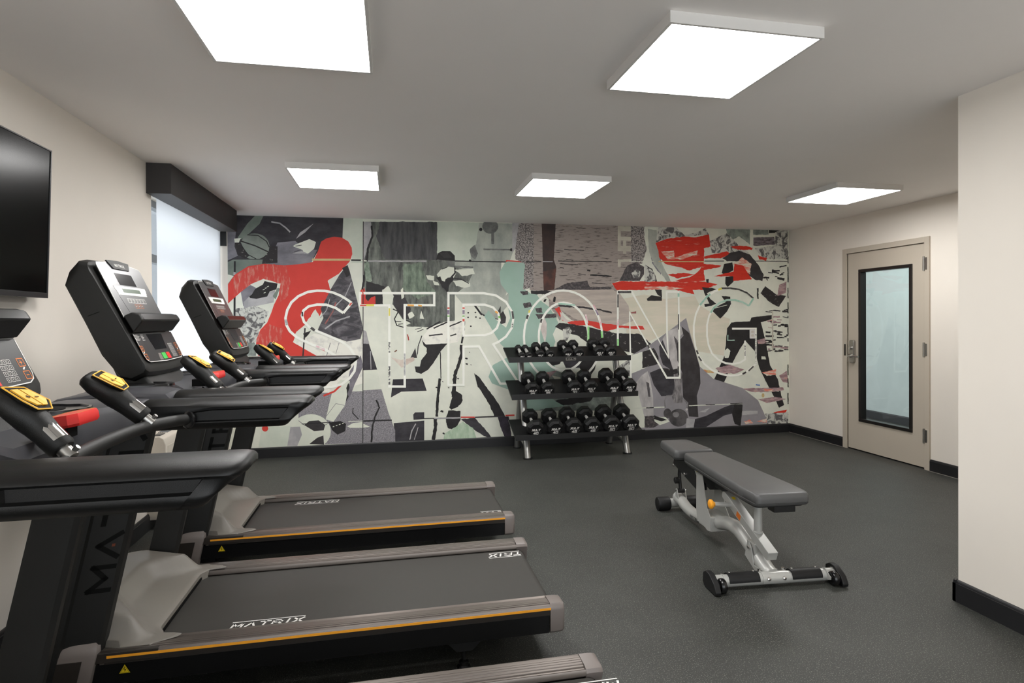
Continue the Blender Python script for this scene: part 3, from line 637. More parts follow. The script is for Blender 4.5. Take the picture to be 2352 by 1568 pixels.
('P','teal',[(1.205,1.975),(1.234,1.989),(1.422,1.978),(1.45,1.804),(1.415,1.69),(1.502,1.634),(1.697,1.496),(1.795,1.329),(1.785,1.176),(1.734,1.043),(1.762,0.746),(1.584,0.665),(1.463,0.715),(1.413,0.575),(1.216,0.614),(1.054,0.679),(1.017,0.75),(1.065,0.876),(1.271,0.979),(1.2,1.051),(1.152,1.099),(0.974,1.399),(1.022,1.464),(1.106,1.357),(1.211,1.276),(1.259,1.379),(1.231,1.52),(1.242,1.633),(1.156,1.745),(1.143,1.871)],0,0),
('P','smudge',[(1.155,1.567),(1.242,1.652),(1.241,1.52),(1.154,1.427)],0.0087,0),
('P','paper',[(0.955,1.418),(1.152,1.099),(1.057,1.053),(0.94,1.241)],0,0),
('P','paper',[(2.502,2.441),(4.662,2.479),(4.655,0.051),(2.491,0.144),(2.495,0.899),(2.808,1.066),(2.81,1.586),(2.517,1.637)],0,0),
('P','beige2',[(2.81,1.638),(3.053,1.586),(3.433,1.622),(3.491,1.516),(3.645,1.427),(3.881,1.355),(3.82,1.052),(3.8,0.927),(3.431,0.987),(3.317,1.358),(3.051,1.185),(2.623,1),(2.535,1.585)],0,0),
('P','wood',[(1.405,2.411),(2.53,2.432),(2.513,2.031),(2.418,1.961),(2.417,1.756),(2.508,1.654),(2.506,1.268),(2.271,1.287),(1.952,1.349),(1.795,1.484),(1.623,1.651),(1.477,1.683),(1.428,1.965),(1.352,1.997)],0,0),
('P','wood_light',[(1.623,1.676),(1.989,1.686),(2.417,1.695),(2.508,1.654),(2.506,1.285),(2.271,1.309),(1.987,1.365),(1.812,1.475),(1.692,1.584)],0.0261,0),
('P','speckle',[(1.351,2.409),(1.525,2.411),(1.52,1.717),(1.401,1.683),(1.423,1.965),(1.318,2.013),(1.319,2.145)],0.0174,0),
('P','light',[(1.287,2.408),(1.361,2.406),(1.319,2.128),(1.285,2.078)],0,0),
('P','brownblack',[(1.615,2.417),(1.774,2.414),(1.749,2.019),(1.777,1.933),(1.753,1.685),(1.632,1.671),(1.625,1.984)],0.0087,0),
('P','rust',[(1.628,1.884),(1.773,1.919),(1.751,1.688),(1.633,1.676)],0.013,0),
('P','speckdark',[(1.741,1.685),(1.901,1.761),(2.131,1.788),(2.148,1.737),(2.166,1.717),(2.417,1.722),(2.417,1.695),(2.13,1.686)],0.0174,0),
('S','black',[(1.486,1.657),(1.727,1.654)],0.0369,0.0348,0),
('S','dark',[(1.795,1.511),(2.076,1.493),(2.272,1.466),(2.416,1.431)],0.02,0.0217,0),
('S','black',[(2.167,1.853),(2.418,1.838)],0.0169,0.0174,0),
('S','black',[(2.131,1.903),(2.167,1.897)],0.0185,0.0174,0),
('S','dark',[(1.815,1.97),(2.026,1.963)],0.0077,0.013,0),
('S','dark',[(1.885,2.021),(1.973,2.013)],0.0077,0.013,0),
('S','dark',[(2.025,1.863),(2.113,1.854)],0.0077,0.013,0),
('S','dark',[(2.184,1.763),(2.345,1.754)],0.0077,0.013,0),
('S','dark',[(1.868,2.128),(2.097,2.123)],0.0077,0.013,0),
('S','dark',[(1.815,1.933),(1.867,1.924)],0.0077,0.013,0),
('S','black',[(1.437,1.985),(1.608,1.991)],0.0108,0.013,0),
('S','light',[(1.625,1.992),(1.737,1.992)],0.0092,0,0),
('S','black',[(1.798,2),(2.509,2.003)],0.0092,0.013,0),
('P','teal',[(1.418,1.65),(1.554,1.634),(1.622,1.534),(1.622,1.417),(1.777,1.433),(1.776,1.249),(1.741,1.099),(1.397,1.07),(1.365,1.352)],0,0),
('P','speckdark',[(1.367,1.666),(1.452,1.675),(1.46,1.634),(1.401,1.625)],0.0217,0),
('P','speckdark',[(1.4,1.534),(1.485,1.551),(1.502,1.501),(1.417,1.484)],0.0217,0),
('P','speckdark',[(1.536,1.484),(1.605,1.492),(1.622,1.434),(1.553,1.434)],0.0217,0),
('P','speckdark',[(1.536,1.418),(1.777,1.425),(1.777,1.383),(1.57,1.368)],0.0217,0),
('P','wood',[(1.692,1.584),(1.813,1.5),(1.847,1.383),(1.812,1.349),(1.76,1.434),(1.691,1.501)],0.0174,0),
('S','black',[(1.657,1.584),(1.64,1.551)],0.0215,0.0217,0),
('S','black',[(1.758,1.609),(1.747,1.551)],0.0246,0.0217,0),
('P','lightwarm',[(1.59,1.367),(1.639,1.384),(1.666,1.317),(1.663,1.2),(1.644,1.1),(1.617,1.184),(1.596,1.251)],0,0),
('P','paper',[(1.733,1.199),(1.794,1.316),(1.863,1.231),(2.021,1.179),(2.163,1.076),(2.414,1.004),(2.413,0.816),(1.809,0.829),(1.775,1.081)],0,0),
('P','red',[(1.757,1.48),(1.813,1.494),(1.85,1.366),(1.973,1.342),(2.111,1.351),(2.271,1.323),(2.506,1.287),(2.785,1.278),(2.814,1.236),(2.506,1.263),(2.342,1.223),(2.164,1.293),(1.987,1.294),(1.843,1.343)],0.0217,0),
('P','lightwarm',[(1.812,1.45),(1.882,1.366),(1.952,1.34),(1.881,1.324),(1.829,1.366)],0.0174,0),
('P','black_speck',[(1.756,1.283),(1.812,1.324),(1.973,1.305),(2.199,1.262),(2.487,1.198),(2.744,1.195),(2.876,1.09),(2.969,0.984),(2.987,0.811),(2.853,0.918),(2.669,0.972),(2.342,1.07),(2.198,1.055),(2.021,1.176),(1.863,1.228)],0.0261,0),
('P','crackle',[(1.846,1.248),(1.916,1.281),(1.951,1.231),(1.898,1.13),(1.854,1.114)],0.0217,0),
('P','wood_light',[(2.508,1.654),(2.616,1.517),(2.634,1.431),(2.689,1.344),(2.506,1.285)],0.0174,0),
('P','redfaint',[(2.644,1.439),(2.708,1.448),(2.708,1.422),(2.653,1.422)],0.013,0),
('P','black',[(1.984,0.91),(2.242,0.913),(2.215,0.803),(2.125,0.686),(2.037,0.824)],0,0),
('P','black',[(1.653,0.933),(1.844,0.929),(1.809,0.871),(1.705,0.848)],0,0),
('P','photo_dark',[(1.844,0.904),(2.055,0.908),(2.037,0.824),(1.879,0.827)],0,0),
('P','mauve',[(1.635,0.783),(1.774,0.796),(1.756,0.696),(1.652,0.699)],0.0261,0),
('P','grunge_pale',[(1.774,0.796),(2.16,0.668),(2.521,0.659),(2.519,0.332),(1.461,0.371),(1.462,0.521)],0,0),
('P','black',[(1.547,0.493),(1.737,0.47),(2.017,0.503),(2.195,0.506),(2.159,0.447),(1.806,0.409)],0.0348,0),
('P','teal',[(1.394,0.606),(1.616,0.549),(1.859,0.407),(1.495,0.37),(1.393,0.424)],0.0174,0),
('P','paper',[(1.721,0.747),(1.878,0.71),(1.756,0.696)],0,0),
('S','redd',[(2.338,0.373),(2.367,0.321)],0.0108,0.0087,0),
('P','paper',[(2.414,1.004),(2.669,0.965),(2.853,0.91),(2.983,0.803),(2.98,0.088),(2.409,0.113)],0,0),
('P','crackle',[(2.5,0.831),(2.669,0.948),(2.853,0.918),(3.002,0.82),(2.834,0.716),(2.649,0.703),(2.521,0.758)],0.0174,0),
('P','dark',[(2.503,0.745),(2.594,0.743),(2.631,0.673),(2.521,0.659)],0.0217,0),
('P','wood',[(2.421,2.429),(2.658,2.435),(2.652,1.981),(2.6,1.929),(2.508,1.791),(2.417,1.756)],0.0087,0),
('P','speckle',[(2.648,2.435),(2.823,2.433),(2.805,2.363),(2.841,2.157),(2.784,1.983),(2.652,1.964)],0.0217,0),
('P','beige',[(2.493,2.403),(2.65,2.401),(2.65,2.346),(2.493,2.349)],0.0087,0),
('P','beige',[(2.493,2.287),(2.649,2.284),(2.649,2.239),(2.492,2.243)],0.0087,0),
('P','beige',[(2.492,2.184),(2.649,2.181),(2.649,2.119),(2.492,2.123)],0.0087,0),
('P','beige',[(2.493,2.355),(2.529,2.356),(2.528,2.177),(2.492,2.176)],0,0),
('P','beige',[(2.556,2.237),(2.593,2.238),(2.592,2.092),(2.555,2.091)],0,0),
('P','beige',[(2.491,2.03),(2.652,2.033),(2.652,2.007),(2.528,1.997),(2.527,1.945),(2.491,1.945)],0,0),
('P','speckdark',[(2.508,1.787),(2.6,1.96),(2.711,2.003),(2.806,1.949),(2.806,1.862),(2.75,1.789)],0.0174,0),
('P','crackle',[(2.655,1.878),(2.71,1.922),(2.765,1.896),(2.747,1.827),(2.682,1.818)],0.013,0),
('S','cream',[(2.953,2.374),(2.868,2.365),(2.826,2.295),(2.845,2.209),(2.934,2.19)],0.0339,0.013,0),
('P','photo_mid',[(2.863,2.244),(2.953,2.245),(3.023,1.986),(3.011,1.861),(2.905,1.985)],0.0217,0),
('S','black',[(2.817,1.966),(2.895,1.919),(2.936,1.846),(2.954,1.773)],0.0215,0.0174,0),
('P','black',[(2.838,1.589),(2.894,1.629),(3.021,1.612),(3.021,1.565),(2.847,1.565)],0.0087,0),
('P','black',[(2.928,1.704),(3.021,1.69),(3.025,1.607),(2.969,1.635)],0.013,0),
('P','smudge',[(2.851,2.382),(2.963,2.367),(2.999,2.038),(3.129,1.796),(3.091,1.778),(2.924,1.985),(2.868,2.123)],0.0217,0),
('P','crackle',[(2.982,2.411),(3.189,2.411),(3.306,2.323),(3.436,2.344),(3.572,2.409),(3.61,2.33),(3.321,2.306),(3.094,2.275),(2.953,2.228)],0.0217,0),
('P','crackle',[(2.812,1.975),(2.923,1.898),(2.951,1.794),(2.811,1.776)],0.0174,0),
('P','brightred',[(2.947,2.225),(3.093,2.273),(3.321,2.306),(3.436,2.294),(3.614,2.334),(3.633,2.198),(3.551,2.17),(3.547,1.993),(3.775,1.975),(3.745,1.957),(3.546,1.919),(3.561,1.799),(3.304,1.776),(3.186,1.796),(3.377,1.84),(3.477,1.904),(3.516,1.957),(3.358,1.91),(3.243,1.951),(3.073,1.983),(2.995,2.055),(2.98,2.142)],0.0217,0),
('P','redpale',[(3.018,2.125),(3.168,2.137),(3.187,2.058),(3.339,2.113),(3.474,2.151),(3.454,2.098),(3.263,2.042),(3.092,2.039)],0.0261,0),
('P','paper',[(3.073,1.978),(3.243,1.951),(3.358,1.91),(3.516,1.957),(3.477,1.904),(3.377,1.84),(3.148,1.813),(3.092,1.865)],0.0261,0),
('P','brightred',[(3.092,1.865),(3.3,1.885),(3.434,1.868),(3.224,1.823)],0.0261,0),
('S','tan',[(2.983,2.013),(3.555,2.018)],0.0123,0,0),
('S','black',[(3.555,2.025),(3.804,2.029)],0.0108,0,0),
('S','cream',[(2.628,2.008),(2.924,2.013)],0.0077,0.0087,0),
('S','cream',[(3.804,2.041),(4.042,2.032)],0.0092,0.0087,0),
('S','black',[(4.062,2.036),(4.64,2.037)],0.0092,0.013,0),
('P','brightred',[(2.423,1.759),(2.508,1.784),(2.82,1.783),(3.55,1.788),(3.725,1.757),(3.54,1.693),(3.405,1.692),(3.424,1.639),(3.176,1.695),(3.021,1.701),(2.783,1.686),(2.475,1.685)],0.0217,0),
('P','redpale',[(2.811,1.724),(3.091,1.729),(3.3,1.709),(3.147,1.691),(2.811,1.696)],0.0174,0),
('P','grunge_pale',[(3.826,2.442),(4.143,2.442),(4.142,2.226),(4.003,2.322),(3.874,2.256),(3.845,2.336)],0.0217,0),
('P','crackle',[(3.629,2.26),(3.845,2.354),(4.003,2.214),(4.142,2.127),(3.884,2.14),(3.648,2.119)],0.0261,0),
('P','greystreak',[(4.187,2.311),(4.466,2.323),(4.47,2.231),(4.187,2.214)],0.0174,0),
('P','black',[(4.389,2.45),(4.621,2.449),(4.467,2.372),(4.393,2.367)],0.013,0),
('P','crackle',[(4.487,2.387),(4.641,2.409),(4.65,2.063),(4.343,2.058),(4.202,2.182),(4.466,2.223)],0.0261,0),
('P','grunge_pale',[(4.183,2.434),(4.385,2.435),(4.389,2.348),(4.187,2.344)],0.0174,0),
('P','brightred',[(3.547,2.078),(3.844,2.143),(3.887,2.112),(3.765,2.064),(3.551,2.057)],0.0217,0),
('P','brightred',[(3.884,2.203),(4.042,2.211),(4.182,2.191),(4.162,2.163),(3.963,2.169)],0.0304,0),
('P','brightred',[(4.243,2.102),(4.364,2.073),(4.354,2.044),(4.263,2.057)],0.0261,0),
('P','dark',[(3.785,2.059),(3.883,2.126),(4.002,2.153),(4.142,2.109),(4.246,1.999),(4.319,1.873),(4.302,1.801),(4.201,1.818),(4.121,1.871),(4.061,1.928),(4.142,2.001),(4.042,2),(3.942,2.031),(3.844,2.029)],0.0217,0),
('P','redpale',[(3.923,1.998),(4.042,2.072),(4.162,2.001),(4.141,1.875),(4.041,1.928),(3.962,1.945)],0.0304,0),
('P','black',[(3.774,1.889),(3.804,1.993),(3.913,2.016),(3.926,1.923),(3.823,1.872)],0.0087,0),
('P','brightred',[(3.667,1.849),(3.926,1.909),(3.942,1.998),(4.052,1.978),(4.165,1.821),(3.922,1.798),(3.922,1.852)],0.0174,0),
('P','black',[(3.823,1.844),(3.922,1.855),(3.926,1.791),(3.852,1.726),(3.819,1.765)],0.013,0),
('P','black',[(3.52,1.724),(3.647,1.714),(3.709,1.701),(3.584,1.657),(3.63,1.583),(3.704,1.53),(3.646,1.509),(3.558,1.495),(3.549,1.53),(3.615,1.534),(3.572,1.619)],0.0174,0),
('P','black',[(3.573,1.817),(3.608,1.82),(3.604,1.773),(3.579,1.778)],0.013,0),
('P','black',[(3.773,1.623),(3.882,1.614),(3.893,1.53),(3.841,1.441),(3.753,1.356),(3.646,1.459),(3.743,1.516),(3.822,1.551)],0.013,0),
('S','cream',[(3.665,1.477),(3.842,1.516)],0.0062,0.0087,0),
('P','black_speck',[(4.277,1.656),(4.342,1.74),(4.489,1.642),(4.62,1.625),(4.525,1.493),(4.403,1.548)],0.0174,0),
('S','black',[(4.241,1.714),(4.245,1.588)],0.0215,0.0217,0),
('S','black',[(4.505,1.588),(4.619,1.752)],0.0092,0.013,0),
('P','mauve',[(4.526,1.752),(4.629,1.798),(4.618,1.661),(4.505,1.624)],0.0217,0),
('P','black',[(3.9,1.315),(4.139,1.325),(4.159,1.371),(4.427,1.399),(4.427,1.348),(4.284,1.313),(4.344,1.095),(4.404,0.804),(4.506,0.638),(4.547,0.458),(4.592,0.325),(4.521,0.291),(4.46,0.42),(4.379,0.55),(4.262,0.771),(4.202,0.971),(4.078,1.098),(4.002,0.992),(3.882,0.797),(3.839,0.691),(3.759,0.532),(3.641,0.322),(3.579,0.335),(3.607,0.501),(3.701,0.712),(3.804,0.924),(3.824,1.066),(3.841,1.244)],0.013,0),
('P','cream',[(3.8,0.981),(3.85,1.016),(3.883,0.979),(3.859,0.899),(3.81,0.9)],0.0174,0),
('P','cream',[(4.289,0.909),(4.34,0.908),(4.35,0.872),(4.289,0.873)],0.013,0),
('P','mauve',[(4.229,1.1),(4.34,1.126),(4.36,1.062),(4.249,1.055)],0.0174,0),
('S','teal',[(3.85,1.168),(3.85,1.105),(3.939,1.104)],0.0139,0.0087,0),
('S','cream',[(3.642,0.468),(3.7,0.502)],0.0062,0.0087,0),
('S','cream',[(4.4,0.68),(4.482,0.696)],0.0062,0.0087,0),
('S','cream',[(4.461,0.497),(4.522,0.486)],0.0062,0.0087,0),
('P','mauve',[(3.692,0.783),(3.879,0.819),(4.061,0.757),(3.957,0.715),(3.76,0.719)],0.0217,0),
('P','rustpale',[(3.526,0.773),(3.682,0.752),(3.662,0.725),(3.545,0.737)],0.0174,0),
('P','mauve',[(4.007,0.537),(4.278,0.535),(4.574,0.533),(4.594,0.502),(4.42,0.483),(4.156,0.491)],0.0217,0),
('P','redpale',[(4.318,0.523),(4.461,0.515),(4.42,0.489),(4.328,0.497)],0.0174,0),
('P','mauve',[(4.523,0.674),(4.626,0.729),(4.652,0.582),(4.574,0.599)],0.0174,0),
('P','brightred',[(4.445,0.239),(4.628,0.265),(4.608,0.225),(4.48,0.219)],0.0174,0),
('P','brightred',[(4.354,0.231),(4.382,0.132),(4.347,0.152)],0.013,0),
('P','mauve',[(4.237,0.404),(4.481,0.423),(4.625,0.391),(4.358,0.355)],0.0261,0),
('P','redpale',[(4.298,0.719),(4.482,0.751),(4.482,0.687),(4.359,0.681)],0.0217,0),
('P','crackle',[(4.337,0.228),(4.645,0.235),(4.644,0.079),(4.357,0.091)],0.0217,0),
('S','mauve',[(4.497,1.339),(4.566,1.337)],0.0086,0.0217,0),
('S','dark',[(4.588,1.454),(4.644,1.459)],0.0176,0.0217,0),
('S','dark',[(4.499,1.185),(4.57,1.189)],0.0098,0.0217,0),
('S','black',[(4.449,0.99),(4.475,0.995)],0.021,0.0217,0),
('S','dark',[(4.57,1.439),(4.649,1.439)],0.0177,0.0217,0),
('S','mauve',[(4.549,1.012),(4.647,1.006)],0.0157,0.0217,0),
('S','black',[(4.371,0.971),(4.438,0.977)],0.0107,0.0217,0),
('S','dark',[(4.463,0.969),(4.562,0.969)],0.0192,0.0217,0),
('S','dark',[(4.494,1.168),(4.567,1.16)],0.0171,0.0217,0),
('S','dark',[(4.592,0.986),(4.647,0.981)],0.0122,0.0217,0),
('S','dark',[(4.505,1.185),(4.542,1.182)],0.0214,0.0217,0),
('S','mauve',[(4.369,1.325),(4.45,1.332)],0.0188,0.0217,0),
('S','mauve',[(4.377,1.253),(4.436,1.245)],0.0083,0.0217,0),
('S','dark',[(4.344,1.149),(4.453,1.147)],0.0205,0.0217,0),
('S','black',[(4.403,1.319),(4.432,1.327)],0.016,0.0217,0),
('S','dark',[(4.391,1.445),(4.464,1.451)],0.0083,0.0217,0),
('S','mauve',[(4.426,1.02),(4.564,1.02)],0.0197,0.0217,0),
('S','black',[(4.597,1.263),(4.648,1.26)],0.0207,0.0217,0),
('S','dark',[(4.462,1.203),(4.572,1.194)],0.0138,0.0217,0),
('S','mauve',[(4.423,1.329),(4.488,1.32)],0.0121,0.0217,0),
('S','dark',[(4.511,1.269),(4.551,1.269)],0.0171,0.0217,0),
('S','black',[(4.547,1.281),(4.648,1.278)],0.0209,0.0217,0),
('S','dark',[(4.444,1.45),(4.543,1.448)],0.0121,0.0217,0),
('S','dark',[(4.426,1.276),(4.494,1.279)],0.0129,0.0217,0),
('S','dark',[(4.338,1.069),(4.43,1.071)],0.0108,0.0217,0),
('S','mauve',[(4.403,1.052),(4.449,1.049)],0.009,0.0217,0),
('S','dark',[(4.622,1.153),(4.648,1.154)],0.0195,0.0217,0),
('S','mauve',[(4.434,1.375),(4.536,1.378)],0.0186,0.0217,0),
('S','dark',[(4.625,1.443),(4.649,1.436)],0.0124,0.0217,0),
('S','dark',[(4.356,1.041),(4.454,1.041)],0.0149,0.0217,0),
('S','dark',[(4.472,1.028),(4.572,1.028)],0.0134,0.0217,0),
('S','mauve',[(4.377,0.993),(4.402,0.992)],0.0213,0.0217,0),
('S','dark',[(4.34,1.097),(4.418,1.095)],0.02,0.0217,0),
('S','black',[(4.593,1.02),(4.647,1.014)],0.0083,0.0217,0),
('S','mauve',[(4.542,0.999),(4.647,0.996)],0.0079,0.0217,0),
('S','black',[(4.382,1.082),(4.442,1.081)],0.0134,0.0217,0),
('S','dark',[(4.517,0.982),(4.582,0.972)],0.0152,0.0217,0),
('S','black',[(4.349,1.049),(4.399,1.048)],0.019,0.0217,0),
('S','dark',[(4.574,1.373),(4.648,1.367)],0.0078,0.0217,0),
('S','dark',[(4.595,1.139),(4.626,1.143)],0.0163,0.0217,0),
('S','black',[(4.346,1.197),(4.409,1.19)],0.0184,0.0217,0),
('S','black',[(4.346,1.438),(4.428,1.431)],0.0089,0.0217,0),
('S','dark',[(4.427,1.205),(4.489,1.207)],0.0131,0.0217,0),
('S','mauve',[(4.412,1.306),(4.553,1.312)],0.0154,0.0217,0),
('S','dark',[(4.446,1.096),(4.48,1.104)],0.0141,0.0217,0),
('S','black',[(4.496,1.129),(4.596,1.126)],0.0137,0.0217,0),
('S','black',[(4.454,1.92),(4.532,1.924)],0.0199,0.0217,0),
('S','black',[(4.377,1.903),(4.441,1.895)],0.0103,0.0217,0),
('S','black',[(4.432,1.91),(4.525,1.892)],0.015,0.0217,0),
('S','black',[(4.544,1.825),(4.586,1.827)],0.0111,0.0217,0),
('S','black',[(4.504,1.84),(4.598,1.828)],0.0195,0.0217,0),
('S','black',[(4.474,1.854),(4.503,1.851)],0.0093,0.0217,0),
('S','black',[(4.539,1.962),(4.564,1.98)],0.0108,0.0217,0),
('S','black',[(4.357,1.827),(4.379,1.812)],0.0111,0.0217,0),
('S','black',[(4.508,1.834),(4.597,1.815)],0.0181,0.0217,0),
('S','black',[(4.313,1.841),(4.396,1.841)],0.0202,0.0217,0),
('S','black',[(4.532,1.969),(4.629,1.989)],0.0142,0.0217,0),
('S','black',[(4.556,1.886),(4.596,1.9)],0.0131,0.0217,0),
('S','black',[(4.533,1.876),(4.586,1.882)],0.0153,0.0217,0),
('S','black',[(4.43,1.923),(4.457,1.924)],0.0242,0.0217,0),
('S','beige',[(4.439,1.443),(4.438,0.97)],0.0185,0,0),
('S','black',[(4.645,1.478),(4.646,1.417)],0.0123,0.013,0),
('S','dark',[(4.643,1.12),(4.645,1.08)],0.0123,0.013,0),
('S','black',[(4.645,1.505),(4.647,1.465)],0.0123,0.013,0),
('S','dark',[(4.644,1.282),(4.646,1.179)],0.0123,0.013,0),
('S','dark',[(4.644,1.238),(4.646,1.162)],0.0123,0.013,0),
('S','black',[(4.641,0.452),(4.643,0.403)],0.0123,0.013,0),
('S','dark',[(4.646,1.97),(4.648,1.866)],0.0123,0.013,0),
('S','dark',[(4.642,0.468),(4.643,0.385)],0.0123,0.013,0),
('S','dark',[(4.641,0.459),(4.643,0.358)],0.0123,0.013,0),
('S','dark',[(4.645,1.721),(4.647,1.654)],0.0123,0.013,0),
('S','black',[(4.645,1.547),(4.647,1.473)],0.0123,0.013,0),
('S','dark',[(4.646,1.878),(4.648,1.788)],0.0123,0.013,0),
('S','dark',[(4.646,2.097),(4.648,2.012)],0.0123,0.013,0),
('S','black',[(4.646,1.955),(4.648,1.888)],0.0123,0.013,0),
('S','dark',[(4.642,0.769),(4.644,0.677)],0.0123,0.013,0),
('S','black',[(4.641,0.398),(4.643,0.332)],0.0123,0.013,0),
('S','black',[(4.646,1.9),(4.648,1.819)],0.0123,0.013,0),
('S','black',[(4.642,0.639),(4.644,0.532)],0.0123,0.013,0),
('S','black',[(4.641,0.462),(4.643,0.361)],0.0123,0.013,0),
('S','black',[(4.642,0.642),(4.644,0.599)],0.0123,0.013,0),
('S','black',[(4.643,0.806),(4.644,0.704)],0.0123,0.013,0),
('S','black',[(4.646,1.841),(4.648,1.788)],0.0123,0.013,0),
('S','black',[(4.644,1.454),(4.646,1.417)],0.0123,0.013,0),
('S','dark',[(4.646,1.82),(4.648,1.79)],0.0123,0.013,0),
('S','dark',[(4.644,1.387),(4.646,1.359)],0.0123,0.013,0),
('S','dark',[(4.645,1.658),(4.647,1.599)],0.0123,0.013,0),
('P','photo_mid2',[(2.641,0.948),(2.882,1.074),(3.051,1.185),(3.321,1.368),(3.359,1.231),(3.492,0.806),(3.662,0.66),(4.036,0.542),(4.241,0.391),(4.382,0.114),(4.155,0.073),(2.637,0.086)],0,0),
('P','paper',[(2.641,0.948),(2.807,0.997),(2.919,1.03),(2.975,0.942),(2.862,0.823),(2.769,0.79),(2.64,0.741)],0.013,0),
('P','black_speck',[(2.78,0.989),(2.919,1.03),(2.978,0.939),(2.978,0.846),(2.779,0.804)],0.0174,0),
('P','paper',[(2.566,0.52),(2.805,0.564),(2.822,0.13),(2.564,0.124)],0,0),
('P','skin',[(3.028,1.13),(3.089,1.22),(3.26,1.274),(3.282,1.197),(3.206,1.11),(3.25,0.811),(3.162,0.76),(3.121,0.884)],0,0),
('P','skin_dark',[(3.164,1.166),(3.211,1.113),(3.23,0.99),(3.205,0.991)],0.013,0),
('P','dark',[(3.26,1.274),(3.359,1.196),(3.434,0.983),(3.491,0.788),(3.498,0.611),(3.452,0.471),(3.47,0.222),(3.351,0.234),(3.332,0.369),(3.279,0.459),(3.261,0.758),(3.208,0.885),(3.205,1.078),(3.288,1.165)],0,0),
('P','photo_dark',[(2.985,1.047),(3.028,1.116),(3.121,0.884),(3.162,0.76),(3.031,0.837),(2.993,0.942)],0,0),
('P','photo_dark',[(2.869,0.75),(3.012,0.802),(3.162,0.736),(3.184,0.567),(3.146,0.48),(3.01,0.478),(2.917,0.61)],0,0),
('P','black_speck',[(3.002,0.799),(3.162,0.781),(3.248,0.797),(3.248,0.727),(3.143,0.712),(3.068,0.696)],0.0217,0),
('P','skin_mid',[(3.162,0.725),(3.269,0.744),(3.256,0.547),(3.275,0.462),(3.267,0.392),(3.161,0.392),(3.138,0.481),(3.173,0.571)],0,0),
('S','skin_dark',[(3.18,0.465),(3.189,0.398)],0.0062,0,0),
('S','skin_dark',[(3.222,0.464),(3.227,0.397)],0.0062,0,0),
('P','iron',[(3.134,0.278),(3.132,0.265),(3.129,0.254),(3.123,0.243),(3.115,0.235),(3.106,0.228),(3.095,0.225),(3.084,0.224),(3.073,0.225),(3.063,0.23),(3.054,0.237),(3.046,0.246),(3.04,0.257),(3.037,0.269),(3.036,0.281),(3.037,0.294),(3.041,0.306),(3.046,0.316),(3.054,0.324),(3.063,0.331),(3.074,0.335),(3.085,0.336),(3.096,0.334),(3.106,0.329),(3.115,0.322),(3.123,0.313),(3.129,0.302),(3.132,0.29)],0,0),
('P','iron',[(3.339,0.221),(3.336,0.198),(3.327,0.177),(3.313,0.158),(3.294,0.142),(3.272,0.131),(3.247,0.125),(3.22,0.123),(3.194,0.127),(3.169,0.136),(3.147,0.149),(3.128,0.166),(3.115,0.185),(3.106,0.207),(3.103,0.23),(3.106,0.252),(3.115,0.273),(3.129,0.292),(3.148,0.308),(3.17,0.319),(3.195,0.325),(3.221,0.327),(3.247,0.324),(3.272,0.315),(3.295,0.302),(3.313,0.285),(3.327,0.265),(3.336,0.243)],0,0),
('P','iron_hi',[(3.23,0.262),(3.229,0.255),(3.226,0.248),(3.221,0.242),(3.215,0.238),(3.207,0.234),(3.198,0.232),(3.188,0.232),(3.179,0.233),(3.17,0.236),(3.162,0.24),(3.156,0.245),(3.151,0.251),(3.148,0.258),(3.147,0.265),(3.148,0.272),(3.151,0.278),(3.156,0.284),(3.163,0.289),(3.171,0.292),(3.179,0.294),(3.189,0.295),(3.198,0.294),(3.207,0.291),(3.215,0.287),(3.221,0.282),(3.226,0.276),(3.229,0.269)],0,0),
('S','iron_hi',[(3.057,0.347),(3.047,0.426),(3.076,0.477),(3.152,0.484)],0.0169,0,0),
('S','iron_hi',[(3.284,0.436),(3.336,0.39),(3.322,0.311)],0.0169,0,0),
('S','skin',[(3.313,0.324),(3.332,0.311)],0.0246,0.013,0),
('P','skin',[(2.695,0.633),(2.769,0.721),(2.843,0.768),(2.873,0.684),(2.891,0.576),(2.909,0.471),(2.915,0.244),(2.804,0.242),(2.74,0.48)],0,0),
('P','skin_dark',[(2.824,0.65),(2.861,0.632),(2.879,0.475),(2.851,0.476)],0.013,0),
('P','speckdark',[(2.804,0.261),(2.934,0.256),(2.971,0.15),(2.915,0.126),(2.803,0.131)],0.0174,0),
('P','cream',[(2.915,0.248),(3.065,0.238),(3.112,0.184),(2.99,0.149),(2.925,0.195)],0.013,0),
('P','black',[(2.919,0.265),(3.084,0.206),(3.009,0.192),(2.919,0.221)],0.013,0),
('P','photo_dark',[(3.427,0.201),(3.563,0.231),(3.798,0.324),(3.956,0.368),(4.036,0.348),(4.035,0.272),(3.797,0.227),(3.566,0.102),(3.408,0.101)],0,0),
('P','black',[(3.932,0.355),(4.04,0.344),(4.011,0.1),(3.935,0.122),(3.9,0.245)],0.013,0),
('P','light',[(3.322,0.214),(3.427,0.201),(3.408,0.101),(3.312,0.105)],0.013,0),
('P','light',[(3.47,0.279),(3.622,0.327),(3.563,0.276)],0.0174,0),
('P','light',[(4.035,0.272),(4.236,0.268),(4.236,0.232),(4.035,0.222)],0.013,0),
('P','redpale',[(4.055,0.149),(4.135,0.164),(4.175,0.126),(4.075,0.116)],0.0217,0),
('P','redpale',[(4.216,0.142),(4.358,0.173),(4.357,0.119)],0.0217,0),
('S','cream',[(2.62,0.352),(3.047,0.354)],0.0108,0.0087,0),
('S','black',[(2.823,0.352),(2.916,0.352)],0.0108,0.0087,0),
('S','cream',[(3.351,0.358),(4.036,0.359)],0.0092,0.0087,0),
('S','black',[(3.563,0.361),(3.68,0.362)],0.0092,0.0087,0),
('S','black',[(3.877,0.362),(4.036,0.362)],0.0092,0.0087,0),
('P','cream',[(4.193,0.465),(4.308,0.451),(4.302,0.418),(4.205,0.436)],0,0),
